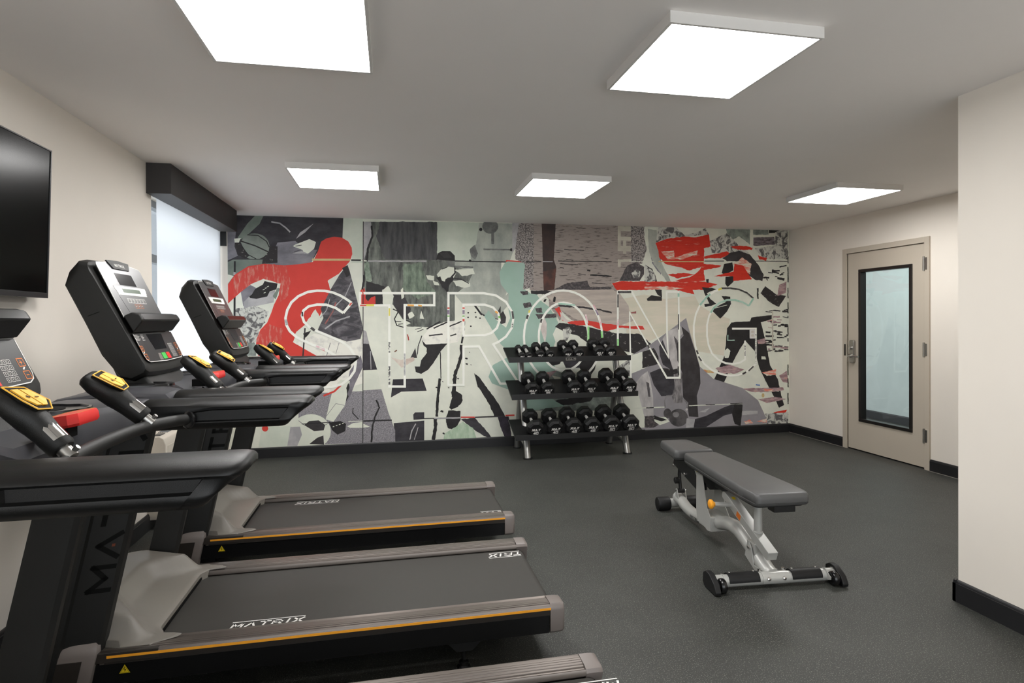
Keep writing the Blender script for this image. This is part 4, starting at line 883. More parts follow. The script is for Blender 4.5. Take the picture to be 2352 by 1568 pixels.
('P','tan',[(4.326,0.446),(4.324,0.435),(4.319,0.427),(4.312,0.422),(4.304,0.422),(4.296,0.428),(4.291,0.436),(4.289,0.448),(4.291,0.459),(4.296,0.467),(4.304,0.472),(4.312,0.472),(4.319,0.466),(4.324,0.457)],0,0),
('S','blue',[(4.213,0.577),(4.268,0.568)],0.0123,0.0087,0),
]
LETTERING = [
('S','neon',[(-0.394,1.542),(-0.443,1.578),(-0.503,1.616),(-0.579,1.648),(-0.655,1.663),(-0.73,1.665),(-0.82,1.652),(-0.91,1.609),(-0.977,1.547),(-1.017,1.469),(-1.034,1.391),(-1.026,1.321),(-0.994,1.259),(-0.928,1.195),(-0.854,1.155),(-0.764,1.113),(-0.659,1.071),(-0.566,1.012),(-0.531,0.953),(-0.54,0.882),(-0.593,0.836),(-0.677,0.819),(-0.782,0.832),(-0.886,0.89),(-0.96,0.946)],0.0251,0,0),
('S','neon',[(-0.394,1.542),(-0.477,1.439)],0.0251,0,0),
('S','neon',[(-0.477,1.439),(-0.55,1.49),(-0.641,1.523),(-0.731,1.525),(-0.814,1.506),(-0.863,1.465),(-0.877,1.414),(-0.858,1.351),(-0.808,1.296),(-0.733,1.256),(-0.613,1.203),(-0.492,1.143),(-0.416,1.086),(-0.373,1.014),(-0.358,0.934),(-0.371,0.846),(-0.418,0.776),(-0.495,0.714),(-0.602,0.686),(-0.738,0.685),(-0.857,0.717),(-0.961,0.774),(-1.042,0.831),(-0.96,0.946)],0.0251,0,0),
('S','neon',[(-0.31,1.641),(0.445,1.644),(0.444,1.518),(0.139,1.519),(0.133,0.672),(-0.023,0.677),(-0.017,1.516),(-0.311,1.516)],0.0246,0,1),
('S','neon',[(0.587,0.675),(0.594,1.644),(0.972,1.645),(1.105,1.621),(1.213,1.551),(1.274,1.452),(1.291,1.369),(1.273,1.27),(1.21,1.18),(1.135,1.127),(1.068,1.098),(1.351,0.669),(1.145,0.674),(0.916,1.078),(0.75,1.077),(0.747,0.671)],0.0246,0,1),
('S','neon',[(0.753,1.523),(0.98,1.523),(1.071,1.493),(1.128,1.428),(1.141,1.354),(1.111,1.272),(1.052,1.22),(0.977,1.196),(0.751,1.194)],0.0246,0,1),
('S','neon',[(2.303,1.162),(2.298,1.089),(2.283,1.017),(2.26,0.948),(2.228,0.884),(2.189,0.826),(2.142,0.774),(2.09,0.732),(2.033,0.698),(1.973,0.674),(1.91,0.66),(1.846,0.657),(1.783,0.664),(1.721,0.681),(1.662,0.708),(1.607,0.744),(1.557,0.788),(1.513,0.841),(1.476,0.899),(1.446,0.963),(1.425,1.031),(1.412,1.101),(1.408,1.173),(1.413,1.245),(1.426,1.315),(1.449,1.382),(1.479,1.445),(1.517,1.503),(1.561,1.554),(1.612,1.597),(1.667,1.632),(1.726,1.657),(1.788,1.673),(1.852,1.678),(1.916,1.673),(1.978,1.658),(2.038,1.633),(2.095,1.598),(2.147,1.554),(2.192,1.502),(2.231,1.443),(2.262,1.378),(2.285,1.309),(2.298,1.236),(2.303,1.162)],0.0246,0,0),
('S','neon',[(2.14,1.168),(2.136,1.109),(2.125,1.052),(2.108,0.997),(2.084,0.947),(2.054,0.903),(2.02,0.866),(1.981,0.836),(1.94,0.814),(1.897,0.801),(1.852,0.798),(1.808,0.803),(1.765,0.818),(1.724,0.841),(1.687,0.873),(1.654,0.911),(1.626,0.956),(1.603,1.006),(1.587,1.06),(1.577,1.116),(1.574,1.174),(1.577,1.232),(1.588,1.289),(1.605,1.342),(1.628,1.391),(1.657,1.436),(1.691,1.473),(1.728,1.504),(1.769,1.526),(1.812,1.54),(1.856,1.544),(1.901,1.539),(1.944,1.526),(1.985,1.503),(2.023,1.473),(2.057,1.434),(2.086,1.389),(2.109,1.339),(2.126,1.284),(2.137,1.227),(2.14,1.168)],0.0246,0,0),
('S','neon',[(2.485,0.694),(2.489,1.667),(2.654,1.668),(3.097,0.923),(3.083,1.202),(3.078,1.67),(3.227,1.67),(3.238,0.683),(3.077,0.687),(2.629,1.431),(2.64,0.69)],0.0231,0,1),
('S','neon',[(4.184,1.595),(4.12,1.65),(4.041,1.69),(3.921,1.712),(3.803,1.712),(3.685,1.679),(3.578,1.613),(3.494,1.516),(3.442,1.41),(3.416,1.287),(3.416,1.163),(3.435,1.04),(3.473,0.933),(3.546,0.834),(3.643,0.761),(3.76,0.714),(3.878,0.69),(3.977,0.694),(4.077,0.721),(4.214,0.82),(4.215,1.237),(3.904,1.24)],0.0231,0,0),
('S','neon',[(4.184,1.595),(4.12,1.506)],0.0231,0,0),
('S','neon',[(4.12,1.506),(4.04,1.551),(3.941,1.576),(3.842,1.576),(3.744,1.542),(3.665,1.48),(3.61,1.392),(3.583,1.286),(3.582,1.162),(3.601,1.055),(3.644,0.957),(3.721,0.884),(3.819,0.838),(3.918,0.827),(4.008,0.841),(4.072,0.877),(4.072,1.099)],0.0231,0,0),
('S','n_grey',[(-1.033,1.376),(-1.021,1.321)],0.0251,0,0),
('S','n_red',[(-0.394,1.542),(-0.415,1.515)],0.0157,0,0),
('S','n_dark',[(-0.793,1.293),(-0.756,1.264)],0.0251,0,0),
('S','n_dark',[(-0.874,1.453),(-0.874,1.406)],0.0157,0,0),
('S','n_pink',[(-0.747,1.107),(-0.659,1.069)],0.0157,0,0),
('S','n_red',[(-0.311,1.516),(-0.25,1.516)],0.0139,0,0),
('S','n_yellow',[(-0.25,1.519),(-0.171,1.519)],0.0215,0,0),
('S','n_red',[(-0.286,1.676),(-0.28,1.629)],0.0123,0,0),
('S','n_yellow',[(-0.017,1.487),(-0.018,1.408)],0.0154,0,0),
('S','n_orange',[(0.167,1.519),(0.233,1.515)],0.0185,0,0),
('S','n_orange',[(0.277,1.518),(0.316,1.509)],0.0154,0,0),
('S','n_speck',[(-0.02,1.139),(-0.021,1.028)],0.0185,0,0),
('S','n_speck',[(-0.022,0.886),(-0.023,0.696)],0.02,0,0),
('S','n_grey',[(0.135,1.018),(0.133,0.787)],0.0185,0,0),
('S','n_red',[(0.593,1.494),(0.593,1.478)],0.0231,0,0),
('S','n_purple',[(0.592,1.467),(0.592,1.421)],0.0231,0,0),
('S','n_green',[(0.592,1.408),(0.592,1.396)],0.0231,0,0),
('S','n_red',[(0.753,1.494),(0.753,1.478)],0.0231,0,0),
('S','n_purple',[(0.753,1.466),(0.753,1.421)],0.0231,0,0),
('S','n_green',[(0.752,1.408),(0.752,1.395)],0.0231,0,0),
('S','n_red',[(0.752,1.372),(0.752,1.346)],0.0215,0,0),
('S','n_orange',[(1.095,1.452),(1.123,1.432)],0.02,0,0),
('S','n_green',[(1.137,1.4),(1.14,1.378)],0.0231,0,0),
('S','n_dark',[(1.281,1.452),(1.291,1.369)],0.0215,0,0),
('S','n_speck',[(1.287,1.328),(1.273,1.278)],0.0154,0,0),
('S','n_green2',[(2.141,1.28),(2.14,1.127)],0.0231,0,0),
('S','n_green2',[(2.296,1.227),(2.301,1.122)],0.0231,0,0),
('S','n_green2',[(2.489,1.136),(2.488,1.057)],0.0231,0,0),
('S','n_pink',[(2.49,1.363),(2.489,1.277)],0.0185,0,0),
('S','n_pink',[(2.201,1.517),(2.25,1.432)],0.0185,0,0),
('S','n_pink',[(2.271,1.381),(2.292,1.287)],0.0169,0,0),
('S','n_pink',[(2.111,1.415),(2.132,1.314)],0.0185,0,0),
('S','n_purple',[(2.227,1.466),(2.257,1.406)],0.0185,0,0),
('S','n_dark',[(1.44,1.368),(1.454,1.41)],0.0231,0,0),
('S','n_dark',[(1.597,1.326),(1.607,1.367)],0.0215,0,0),
('S','n_yellow',[(1.464,1.435),(1.474,1.464)],0.02,0,0),
('S','n_teal',[(1.795,1.534),(1.988,1.517)],0.0185,0,0),
('S','n_dark',[(2.489,1.664),(2.65,1.665)],0.0231,0,0),
('S','n_dark',[(2.491,1.637),(2.49,1.491)],0.0169,0,0),
('S','n_teal',[(2.503,0.693),(2.634,0.69)],0.0231,0,0),
('S','n_dark',[(3.764,1.711),(3.882,1.714),(4.001,1.698),(4.1,1.659),(4.184,1.595)],0.02,0,0),
('S','n_yellow',[(3.728,1.694),(3.774,1.708)],0.0231,0,0),
('S','n_teal',[(3.494,1.516),(3.578,1.608),(3.627,1.643)],0.0231,0,0),
('S','n_teal',[(4.184,1.595),(4.124,1.508)],0.0231,0,0),
('S','n_teal',[(4.124,1.508),(4.04,1.551),(3.941,1.576),(3.842,1.576),(3.744,1.542),(3.665,1.48),(3.63,1.427)],0.0215,0,0),
('S','n_dark',[(3.45,0.995),(3.469,0.951)],0.02,0,0),
('S','n_dark',[(3.473,0.924),(3.511,0.871)],0.0185,0,0),
('S','n_dark',[(4.037,0.707),(4.087,0.728)],0.0215,0,0),
('S','n_dark',[(4.117,0.741),(4.182,0.794)],0.0185,0,0),
('S','n_speck',[(4.215,1.173),(4.214,0.82)],0.0123,0,0),
('S','n_speck',[(4.072,1.048),(4.072,0.922)],0.0139,0,0),
('S','n_dark',[(3.226,1.411),(3.225,1.236)],0.0123,0,0),
('S','n_dark',[(2.863,1.031),(2.845,1.066)],0.0215,0,0),
('S','n_teal',[(3.227,1.653),(3.227,1.612)],0.0231,0,0),
('S','n_dark',[(3.219,0.815),(3.223,0.71)],0.0185,0,0),
]
MG = 1.34
def mural_mat(name, a, b=None, scale=6, stretch=(1,1,1), lo=.40, hi=.60, detail=5, dist=0.0, c=None, rough=.55):
    m = bpy.data.materials.new('mural ' + name); m.use_nodes = True; nt = m.node_tree; bs = nt.nodes['Principled BSDF']
    g = lambda q: tuple(min(1, lin(v)*MG) for v in q) + (1,)
    bs.inputs['Roughness'].default_value = rough; bs.inputs['Specular IOR Level'].default_value = .3
    tc = nd(nt, 'ShaderNodeTexCoord'); mp = nd(nt, 'ShaderNodeMapping'); mp.inputs['Scale'].default_value = stretch; nt.links.new(tc.outputs['Object'], mp.inputs['Vector'])
    n = nd(nt, 'ShaderNodeTexNoise'); n.inputs['Scale'].default_value = scale; n.inputs['Detail'].default_value = detail; n.inputs['Distortion'].default_value = dist
    n.inputs['Roughness'].default_value = .62
    nt.links.new(mp.outputs[0], n.inputs['Vector'])
    r = nd(nt, 'ShaderNodeValToRGB'); e = r.color_ramp.elements; e[0].position = lo; e[1].position = hi; e[0].color = g(a); e[1].color = g(b or a)
    if c:
        k = r.color_ramp.elements.new(min(.99, hi + .10)); k.color = g(c)
    nt.links.new(n.outputs['Fac'], r.inputs[0]); nt.links.new(r.outputs[0], bs.inputs['Base Color'])
    return m
MM = {
 'cream': ((206,208,194),(196,199,186),3), 'paper': ((208,209,196),(197,199,187),2.5), 'pale': ((178,186,172),(194,199,186),2), 'cloth': ((216,214,204),(176,174,170),9,(1,1,1),.5,.72),
 'beige': ((186,182,168),(170,165,152),5), 'beige2': ((202,194,178),(192,188,170),4,(.6,1,3)), 'warm': ((206,198,186),(186,170,158),6), 'lightwarm': ((196,188,182),(178,168,162),6),
 'light': ((168,166,166),(146,144,146),6), 'grey': ((120,118,120),), 'greyd': ((112,114,110),(88,88,88),12), 'greyg': ((120,130,120),(86,94,88),4,(1,1,1),.3,.75), 'greystreak': ((128,120,124),(66,60,64),14,(1,1,5)),
 'dark': ((48,45,46),(58,55,57),8), 'black': ((34,33,33),(42,40,41),10), 'photo_dark': ((46,44,48),(70,68,72),5,(1,1,2),.4,.8), 'photo_mid': ((98,96,102),(132,130,136),4,(1,1,2),.35,.7),
 'photo_mid2': ((124,121,124),(142,138,142),3,(1,1,1),.3,.7), 'purple': ((58,52,62),(40,38,42),10), 'black_speck': ((44,41,42),(44,42,42),22,(1,1,1.6),.5,.60,6,0,(150,144,142)), 'speckdark': ((62,58,60),(92,86,86),40,(1,1,1),.45,.65,4,0,(150,142,140)),
 'speckle': ((76,72,72),(160,152,148),70,(1,1,1.4),.42,.58,3), 'asphalt': ((104,102,106),(150,146,150),85,(1,1,2.2),.40,.62,3), 'crackle': ((186,186,178),(92,90,90),14,(1,1,1),.47,.56,6,1.2), 'wood': ((62,56,54),(146,136,130),16,(.6,1,5),.33,.46,6,.5), 'wood_light': ((176,166,156),(160,150,142),6,(.5,1,4)),
 'grunge': ((62,64,62),(120,124,116),7,(2.4,1,.7),.36,.66,8,0,(160,164,152)), 'grunge_dark': ((54,54,56),(92,92,92),6,(3,1,.6),.36,.72,7), 'grunge_green': ((80,90,80),(128,142,124),8,(2.2,1,.7),.38,.62,8), 'grunge_green2': ((96,112,96),(140,150,136),12),
 'grunge_pale': ((138,146,138),(104,110,106),10,(1,1,1),.4,.6,7), 'smudge': ((166,170,160),(132,136,130),4,(1.2,1,.7),.40,.66,6), 'green': ((150,172,146),(176,190,170),10,(2,1,.8)),
 'red': ((196,62,54),(188,58,50),3), 'red_scr': ((186,66,58),(190,132,118),12,(3,1,.7),.50,.66,8), 'brightred': ((196,50,34),(188,44,30),10,(.5,1,3),.4,.6,6,0,(206,150,134)), 'redpale': ((204,120,104),(208,196,180),14,(.6,1,3),.44,.56,6), 'redfaint': ((158,84,78),(110,90,90),12), 'redd': ((150,60,54),), 'rust': ((92,58,50),(66,48,44),8), 'rustpale': ((176,120,84),(190,176,120),12), 'brown': ((110,76,56),), 'brownblack': ((54,46,45),(66,52,48),6),
 'mauve': ((136,108,112),(168,146,146),14,(.7,1,2.5),.42,.58,6,0,(196,120,96)), 'pink': ((214,138,138),), 'teal': ((140,166,152),(146,170,158),3), 'tan': ((192,170,122),(178,156,112),8), 'blue': ((70,110,170),),
 'ball': ((96,102,96),(132,138,130),5,(1,1,1),.3,.7), 'shirt': ((60,58,62),(112,108,112),6,(1.5,1,2.5),.44,.72,4,.8), 'legdark': ((126,122,130),(88,84,90),6,(1,1,1),.35,.65),
 'skin': ((184,180,178),(140,136,136),5,(1.4,1,.7),.4,.7), 'skin_mid': ((134,130,130),(88,85,86),12,(1.6,1,.7)), 'skin_dark': ((90,86,88),(70,68,70),8), 'iron': ((56,54,55),(86,83,84),5), 'iron_hi': ((128,125,126),(96,94,95),6),
 'neon': ((226,227,216),(214,216,204),8,(1,1,1),.5,.8), 'n_grey': ((150,150,150),(190,190,186),30), 'n_dark': ((52,50,50),(90,88,86),40), 'n_speck': ((80,80,80),(210,210,200),60,(1,1,1),.46,.54), 'n_red': ((196,84,72),), 'n_pink': ((206,160,170),(216,210,204),20), 'n_yellow': ((206,196,92),), 'n_orange': ((220,160,80),), 'n_green': ((110,170,84),), 'n_green2': ((120,190,108),(160,206,150),14), 'n_purple': ((120,104,128),(150,140,150),20), 'n_teal': ((142,182,164),(170,196,182),10),
}
MURAL_MATS = {k: mural_mat(k, *v) for k, v in MM.items()}
MZ0, MZ1 = .1025, H

def tear(pts, amp, seed):
    out = []; n = len(pts)
    for i in range(n):
        a = pts[i]; b = pts[(i+1) % n]; L = math.hypot(b[0]-a[0], b[1]-a[1]); k = max(1, int(L/.016))
        for j in range(k):
            t = j/k; x = a[0]+(b[0]-a[0])*t; z = a[1]+(b[1]-a[1])*t
            v = Vector((x*26+seed, z*26, seed*.7)); w = Vector((x*70, z*70+seed, 3.1))
            x += (mnoise.noise(v)*.9 + mnoise.noise(w)*.6)*amp; z += (mnoise.noise(v + Vector((9,4,2)))*.9 + mnoise.noise(w + Vector((5,1,7)))*.6)*amp
            out.append((x, z))
    return out
def ribbon(pts, w, close):
    n = len(pts); L = []; Rr = []
    for i in range(n):
        p = Vector(pts[i]); a = Vector(pts[i-1]) if (i or close) else None; b = Vector(pts[(i+1) % n]) if (i < n-1 or close) else None
        d0 = (p-a).normalized() if a is not None and (p-a).length > 1e-6 else None; d1 = (b-p).normalized() if b is not None and (b-p).length > 1e-6 else None
        d0 = d0 or d1; d1 = d1 or d0
        m0 = Vector((-d0.y, d0.x)); m1 = Vector((-d1.y, d1.x)); m = (m0+m1)
        m = m.normalized() if m.length > .2 else m0
        k = min(2.2, 1/max(.3, m.dot(m0))); L.append(tuple(p + m*w/2*k)); Rr.append(tuple(p - m*w/2*k))
    return L, Rr
def clampz(p): return (min(XR-.001, max(XL+.001, p[0])), min(MZ1, max(MZ0, p[1])))
def printed(name, rows, parent, y0, dy):
    mb = MB(); used = []
    for i, row in enumerate(rows):
        kind, mk, pts, a1, a2 = row[:5]
        if mk not in used: used.append(mk)
        mi = used.index(mk); y = -(y0 + dy*i)
        if kind == 'P':
            q = tear(pts, a1*.30, i*1.7) if a1 else pts
            q = [clampz(p) for p in q]
            mb.add([(x, y, z) for x, z in q], [tuple(range(len(q)))], mi, False)
        else:
            close = len(row) > 5 and row[5]
            if a2:
                L, Rr = ribbon(pts, a1, False); q = [clampz(p) for p in tear(L + Rr[::-1], a2*.30, i*1.3)]
                mb.add([(x, y, z) for x, z in q], [tuple(range(len(q)))], mi, False)
            else:
                L, Rr = ribbon(pts, a1, close); L = [clampz(p) for p in L]; Rr = [clampz(p) for p in Rr]; n = len(L)
                for k in range(n if close else n-1):
                    j = (k+1) % n
                    mb.add([(L[k][0], y, L[k][1]), (L[j][0], y, L[j][1]), (Rr[j][0], y, Rr[j][1]), (Rr[k][0], y, Rr[k][1])], [(0,1,2,3)], mi, False)
    o = obj_keep(name, mb, [MURAL_MATS[k] for k in used], parent)
    b = bmesh.new(); b.from_mesh(o.data); bmesh.ops.triangulate(b, faces=b.faces[:], ngon_method='EAR_CLIP')
    for f_ in b.faces:
        if f_.normal.y > 0: f_.normal_flip()
    b.to_mesh(o.data); b.free()
    return o
mural = thing('wall_mural', 'printed sports collage mural reading STRONG covering the whole back wall', 'mural', (0, YB-.0005, 0))
bgm = MB(); bgm.add([(XL+.001, 0, MZ0), (XR-.001, 0, MZ0), (XR-.001, 0, H), (XL+.001, 0, H)], [(0,1,2,3)], 0, False)
obj_keep('printed_sheet', bgm, MURAL_MATS['paper'], mural)
printed('printed_collage', MURAL, mural, .0002, .000012)
printed('printed_lettering', LETTERING, mural, .0058, .000012)
# ------------------------------------------------------------------ treadmills
# built about the middle of the belt; +x is the back (step-on) end, y runs across
TX0 = -.35
def tx(x): return x - TX0

def lerp(a, b, t): return a + (b-a)*t
def sstep(t): t = max(0, min(1, t)); return t*t*(3-2*t)

def make_treadmill(label, loc, logos):
    t = thing('treadmill', label, 'treadmill', loc, 0, 'treadmills in a row facing the window wall')

    # --- running belt with the rear roller
    b = MB(); prof = [(tx(-1.0), .200)] + [(tx(.612) + .034*math.sin(a), .166 + .034*math.cos(a)) for a in [i*PI/10 for i in range(11)]] + [(tx(-1.0), .132)]
    b.prism(prof, 'y', -.272, .272)
    belt = obj('belt', b, M['belt'], t, angle=50)
    def belt_logo(x0, y0, sgn, cut=None):
        o = (tx(x0), y0, .2004); u = (sgn, 0, 0); v = (0, sgn, 0)
        L = letters(lg, 'MATRIX', o, u, v, .030, .034, .0145, .0075, 0, .25, .0004)
        lg.strip(o, u, v, [(.0, .043), (L+.008, .043)], .0045, 0, .0004)
        lg.strip(o, u, v, [(-.002, -.014), (L, -.014)], .0045, 0, .0004)
    for (x, y, s) in logos:
        lg = MB(); belt_logo(x, y, s); obj_keep('belt_logo', lg, M['white_print'], belt)
    d = MB(); d.box(tx(-1.0), tx(.58), -.262, .262, .136, .196); obj('deck_board', d, M['black_frame'], t)

    # --- the two side rails
    for s in (-1, 1):
        r = MB(); prof = []
        yo, yi = .371, .277
        top = []
        n = 7
        for k in range(n):                                   # ribbed tread surface, slightly crowned
            y0 = lerp(yo-.006, yi+.010, k/n); y1 = lerp(yo-.006, yi+.010, (k+1)/n); w = y1-y0
            z = .2265 - .006*((k+.5)/n - .35)**2*4
            top += [(y0, z), (y0+w*.80, z), (y0+w*.86, z-.0022), (y0+w*.97, z-.0022)]
        prof = [(yo, .2095), (yo-.001, .2185), (yo-.0045, .2245)] + top + [(yi+.003, .2225), (yi, .216), (yi, .203), (yi+.02, .203), (yi+.02, .185), (yo-.003, .185), (yo-.003, .2055), (yo, .2095)][:-1]
        r.prism([(s*y, z) for y, z in prof], 'x', tx(-.985), tx(.612))
        rail = obj('side_rail', r, M['rail_metal'], t, angle=25)
        q = MB(); q.prism([(s*(yo+.0006), .2155), (s*(yo+.0006), .2065), (s*(yo-.01), .2065), (s*(yo-.01), .2155)], 'x', tx(-.962), tx(.612))
        obj('amber_stripe', q, M['orange'], rail)
        q = MB(); q.prism([(s*(yo-.0005), .206), (s*(yo-.0015), .186), (s*(yo-.008), .184), (s*(yo-.012), .206)], 'x', tx(-.97), tx(.612))
        obj('lower_trim', q, M['sidegrey'], rail)
        q = MB(); q.prism([(s*(yo-.006), .186), (s*(yo-.009), .112), (s*(yo-.05), .108), (s*(yo-.06), .186)], 'x', tx(-1.215), tx(.606))
        sd = obj('side_panel', q, M['plastic_gloss'], t)
        q = MB(); o = (tx(-.925), s*(yo-.0052), .148); u = (-s, 0, 0); v = (0, 0, 1)
        if s < 0: u = (1, 0, 0)
        q.flat(o, u, v, [(0,0), (.034,0), (.017,.030)], 0, .0006)
        q.strip(o, u, v, [(.017,.021), (.014,.014), (.020,.013), (.017,.007)], .0022, 1, .0012)
        q.strip(o, u, v, [(.0035,.002), (.0305,.002), (.017,.026)], .0009, 1, .0012, True)
        obj_keep('warning_label', q, [M['yellow'], M['black_print']], sd)
        # end cap wraps the rail end
        q = MB(); rings = []
        for x, k in ((.610, 1.0), (.635, 1.0), (.652, .985), (.664, .95), (.668, .88)):
            pr = [(yo+.001, .205), (yo-.003, .222), (yo-.012, .2295), (yi+.02, .2275), (yi+.004, .2235), (yi-.002, .212), (yi+.004, .195), (yi+.016, .17), (yi+.02, .125), (yi+.03, .112), (yo-.012, .110), (yo-.001, .122)]
            cy, cz = (yo+yi)/2, .17
            rings.append([(tx(x), s*(cy+(y-cy)*k), cz+(z-cz)*k) for y, z in pr])
        q.loft(rings); obj('rail_end_cap', q, M['cap'], t, angle=40)
        # roller guard beside the belt end
        q = MB(); q.prism([(tx(.40), .196), (tx(.60), .196), (tx(.640), .186), (tx(.652), .166), (tx(.640), .140), (tx(.40), .140)], 'y', s*.2725, s*.285)
        obj('roller_guard', q, M['plastic_gloss'], t, bevel=.003)
        # rear levelling foot
        q = MB(); q.prism([(tx(.195), .118), (tx(.345), .118), (tx(.300), .074), (tx(.238), .074)], 'y', s*.355, s*.318)
        fb = obj('foot_bracket', q, M['black_frame'], t, bevel=.003)
        q = MB(); q.lathe([(0,.026), (.012,.026), (.016,.018), (.03,.018), (.034,.009), (.078,.009)], (tx(.268), s*.337, 0), (0,0,1), 18)
        obj('levelling_foot', q, M['plastic_gloss'], fb)

    # --- motor hood: one shell whose two arms reach back over the rails, leaving a trapezoid of belt
    h = MB(); rings = []
    def hood_z(x, y):
        a = abs(y); xc = -.985 + .125*sstep((a-.10)/.21)                          # crease of the scoop bends round to the arms
        t1 = max(0, min(1, (-.842-x)/max(.02, -.842-xc))); t2 = max(0, min(1, (xc-x)/.055)); t3 = max(0, (xc-.055-x)/.15)
        z = .233 + .036*t1*min(1, (-.842-xc)/.14) + .070*t2 + .030*min(1, t3)
        return lerp(.2285, z, sstep((.350-a)/.075))
    def rear(a):
        if a < .225: return -.842
        if a < .275: return lerp(-.842, -.818, sstep((a-.225)/.05))
        if a < .292: return lerp(-.818, -.752, sstep((a-.275)/.017))
        return lerp(-.752, -.835, sstep((a-.292)/.055)**1.4)
    def fore(a): return lerp(-1.14, -.93, max(0, (a-.24)/.107)**1.6)
    ys = [-.347, -.344, -.338, -.33, -.32, -.31, -.30, -.292, -.287, -.282, -.277, -.272, -.262, -.25, -.24, -.225, -.20, -.175, -.15, -.12, -.09, -.05, 0]
    ys = ys + [-y for y in ys[-2::-1]]
    for y in ys:
        xr = rear(abs(y)); xf_ = fore(abs(y)); nx = 30; ring = []
        for k in range(nx+1):
            x = lerp(xr, xf_, k/nx); z = hood_z(x, y)
            if k == 0: z = max(.2285, min(z, .236)) - .003
            ring.append((tx(x), y, z))
        ring += [(tx(xf_-.004), y, .25), (tx(xf_-.004), y, .20), (tx(lerp(xr, xf_, .6)), y, .200), (tx(lerp(xr, xf_, .5)), y, .200), (tx(xr), y, .200 if abs(y) < .27 else .2268)]
        rings.append(ring)
    h.loft(rings)
    hood = obj('motor_hood', h, M['hood'], t, angle=40)
    h = MB(); h.loft([[(tx(x), y, z) for x, z in ((-1.12, .10), (-1.12, .300 if abs(y) < .30 else .26), (-1.155, .345 if abs(y) < .30 else .29), (-1.195, .325 if abs(y) < .30 else .28), (-1.215, .25), (-1.22, .10))] for y in (-.345, -.33, -.29, -.26, 0, .26, .29, .33, .345)]); obj('front_cover', h, M['plastic_gloss'], t, angle=50)
    for s in (-1, 1):
        a = MB(); a.prism([(s*.345, .2262), (s*.3715, .2255), (s*.3715, .19), (s*.345, .19)], 'x', tx(-1.215), tx(-.80)); obj('rail_cover', a, M['sidegrey'], t, bevel=.003)
    g = MB(); g.box(tx(-.858), tx(-.838), -.262, .262, .203, .214); obj('gap_shade_strip', g, M['black_print'], t)  # solid black strip standing for the shaded gap under the hood edge
    # deck frame under the hood
    g = MB(); g.box(tx(-1.20), tx(-.96), -.30, .30, .06, .20); obj('front_frame', g, M['black_frame'], t, bevel=.004)
    for s in (-1, 1):
        g = MB(); g.lathe([(-.02,.04), (-.018,.045), (.018,.045), (.02,.04)], (tx(-1.16), s*.25, .045), (0,1,0), 24)
        obj('transport_wheel', g, M['rubber'], t)

    # --- uprights: two faced posts leaning back towards the user
    for s in (-1, 1):
        u = MB(); rings = []
        for z in (.085, .16, .3, .5, .7, .9, 1.035):
            xf = -1.265 + .228*(z-.085)                      # leading edge
            k = lerp(1.0, .97, z); w1, w2 = .122*k, .252*k
            if s > 0: xf += .125*k; w1, w2 = .03*k, .127*k           # the far post is the slimmer one
            yo, yi = .392, .305
            pr = [(xf+.006, yo-.012), (xf+.002, yo-.03), (xf+.010, yi), (xf+w2-.012, yi+.004), (xf+w2, yi+.016), (xf+w2-.002, yo-.045), (xf+w2-.012, yo-.030),
                  (xf+w1+.030, yo-.020), (xf+w1+.014, yo-.016), (xf+w1+.008, yo-.004), (xf+w1, yo), (xf+.016, yo-.003)]
            rings.append([(tx(x), s*y, z) for x, y in pr])
        u.loft(rings); up = obj('upright', u, M['plastic'], t, angle=28)
        # raised lettering running up the rear face
        q = MB(); z0 = .44
        lean = Vector((.228, 0, 1)).normalized(); tilt = Vector((s, -.113, 0)).normalized()
        o = Vector((tx(-1.265 + .228*(z0-.085)) + (.228 if s < 0 else .168), s*(.392 - (.0286 if s < 0 else .0216)), z0))
        sg = -s
        letters(q, 'MATRIX', o, lean, tilt, .062, .082, .034, .016, 0, 0, sg*.0012)
        q.flat(o, lean, tilt, [(.152, .012), (.162, .012), (.162, .022), (.152, .022)], 1, sg*.0014)
        obj_keep('upright_logo', q, [M['black_print'], M['dim_orange']], up)
        # grey foot cover at the post base
        c = MB(); rings = []
        for z, g_ in ((.05, 0), (.16, 0), (.225, 0), (.250, .004), (.262, .014)):
            xb = -1.265 + .228*(z-.085) + .118; x1 = xb + .128 - .0*g_
            pr = [(xb+g_, .385-g_), (x1-.02-g_, .383-g_), (x1-.004-g_, .378-g_), (x1-g_, .36-g_), (x1-g_, .30), (xb+g_, .30)]
            rings.append([(tx(x), s*y, z) for x, y in pr])
        c.loft(rings); ft = obj('foot_cover', c, M['cap'], t, angle=40)
        c = MB(); c.loft([[(tx(-1.265+.228*(z-.085)+.125), s*.3862, z), (tx(-1.265+.228*(z-.085)+.205), s*.3862, z), (tx(-1.265+.228*(z-.085)+.205), s*.38, z), (tx(-1.265+.228*(z-.085)+.125), s*.38, z)] for z in (.055, .212)])
        obj('cover_inset', c, M['sidegrey'], ft)

    # --- handrails
    def rail_ring(sx, x, k=1.0, rec=0.0, rise=0.0, dz=0.0):
        """outer side first; y positive outwards from the machine's middle"""
        r_ = rec
        pr = [(.345, 1.098+rise), (.349, 1.110), (.365, 1.120), (.395, 1.1255), (.425, 1.1245), (.450, 1.1195), (.468, 1.112), (.477, 1.104), (.478, 1.100),
              (.474-r_*.15, 1.097), (.473-r_, 1.0935), (.471-r_, 1.0725), (.473-r_*.15, 1.0685), (.473, 1.062), (.467, 1.051), (.452, 1.040), (.420, 1.034), (.385, 1.034), (.360, 1.039), (.349, 1.050),
              (.345, 1.058), (.345+r_*.15, 1.0615), (.347+r_, 1.0645), (.347+r_, 1.087+rise), (.346+r_*.15, 1.091+rise)]
        cy, cz = .41, 1.083
        out = []
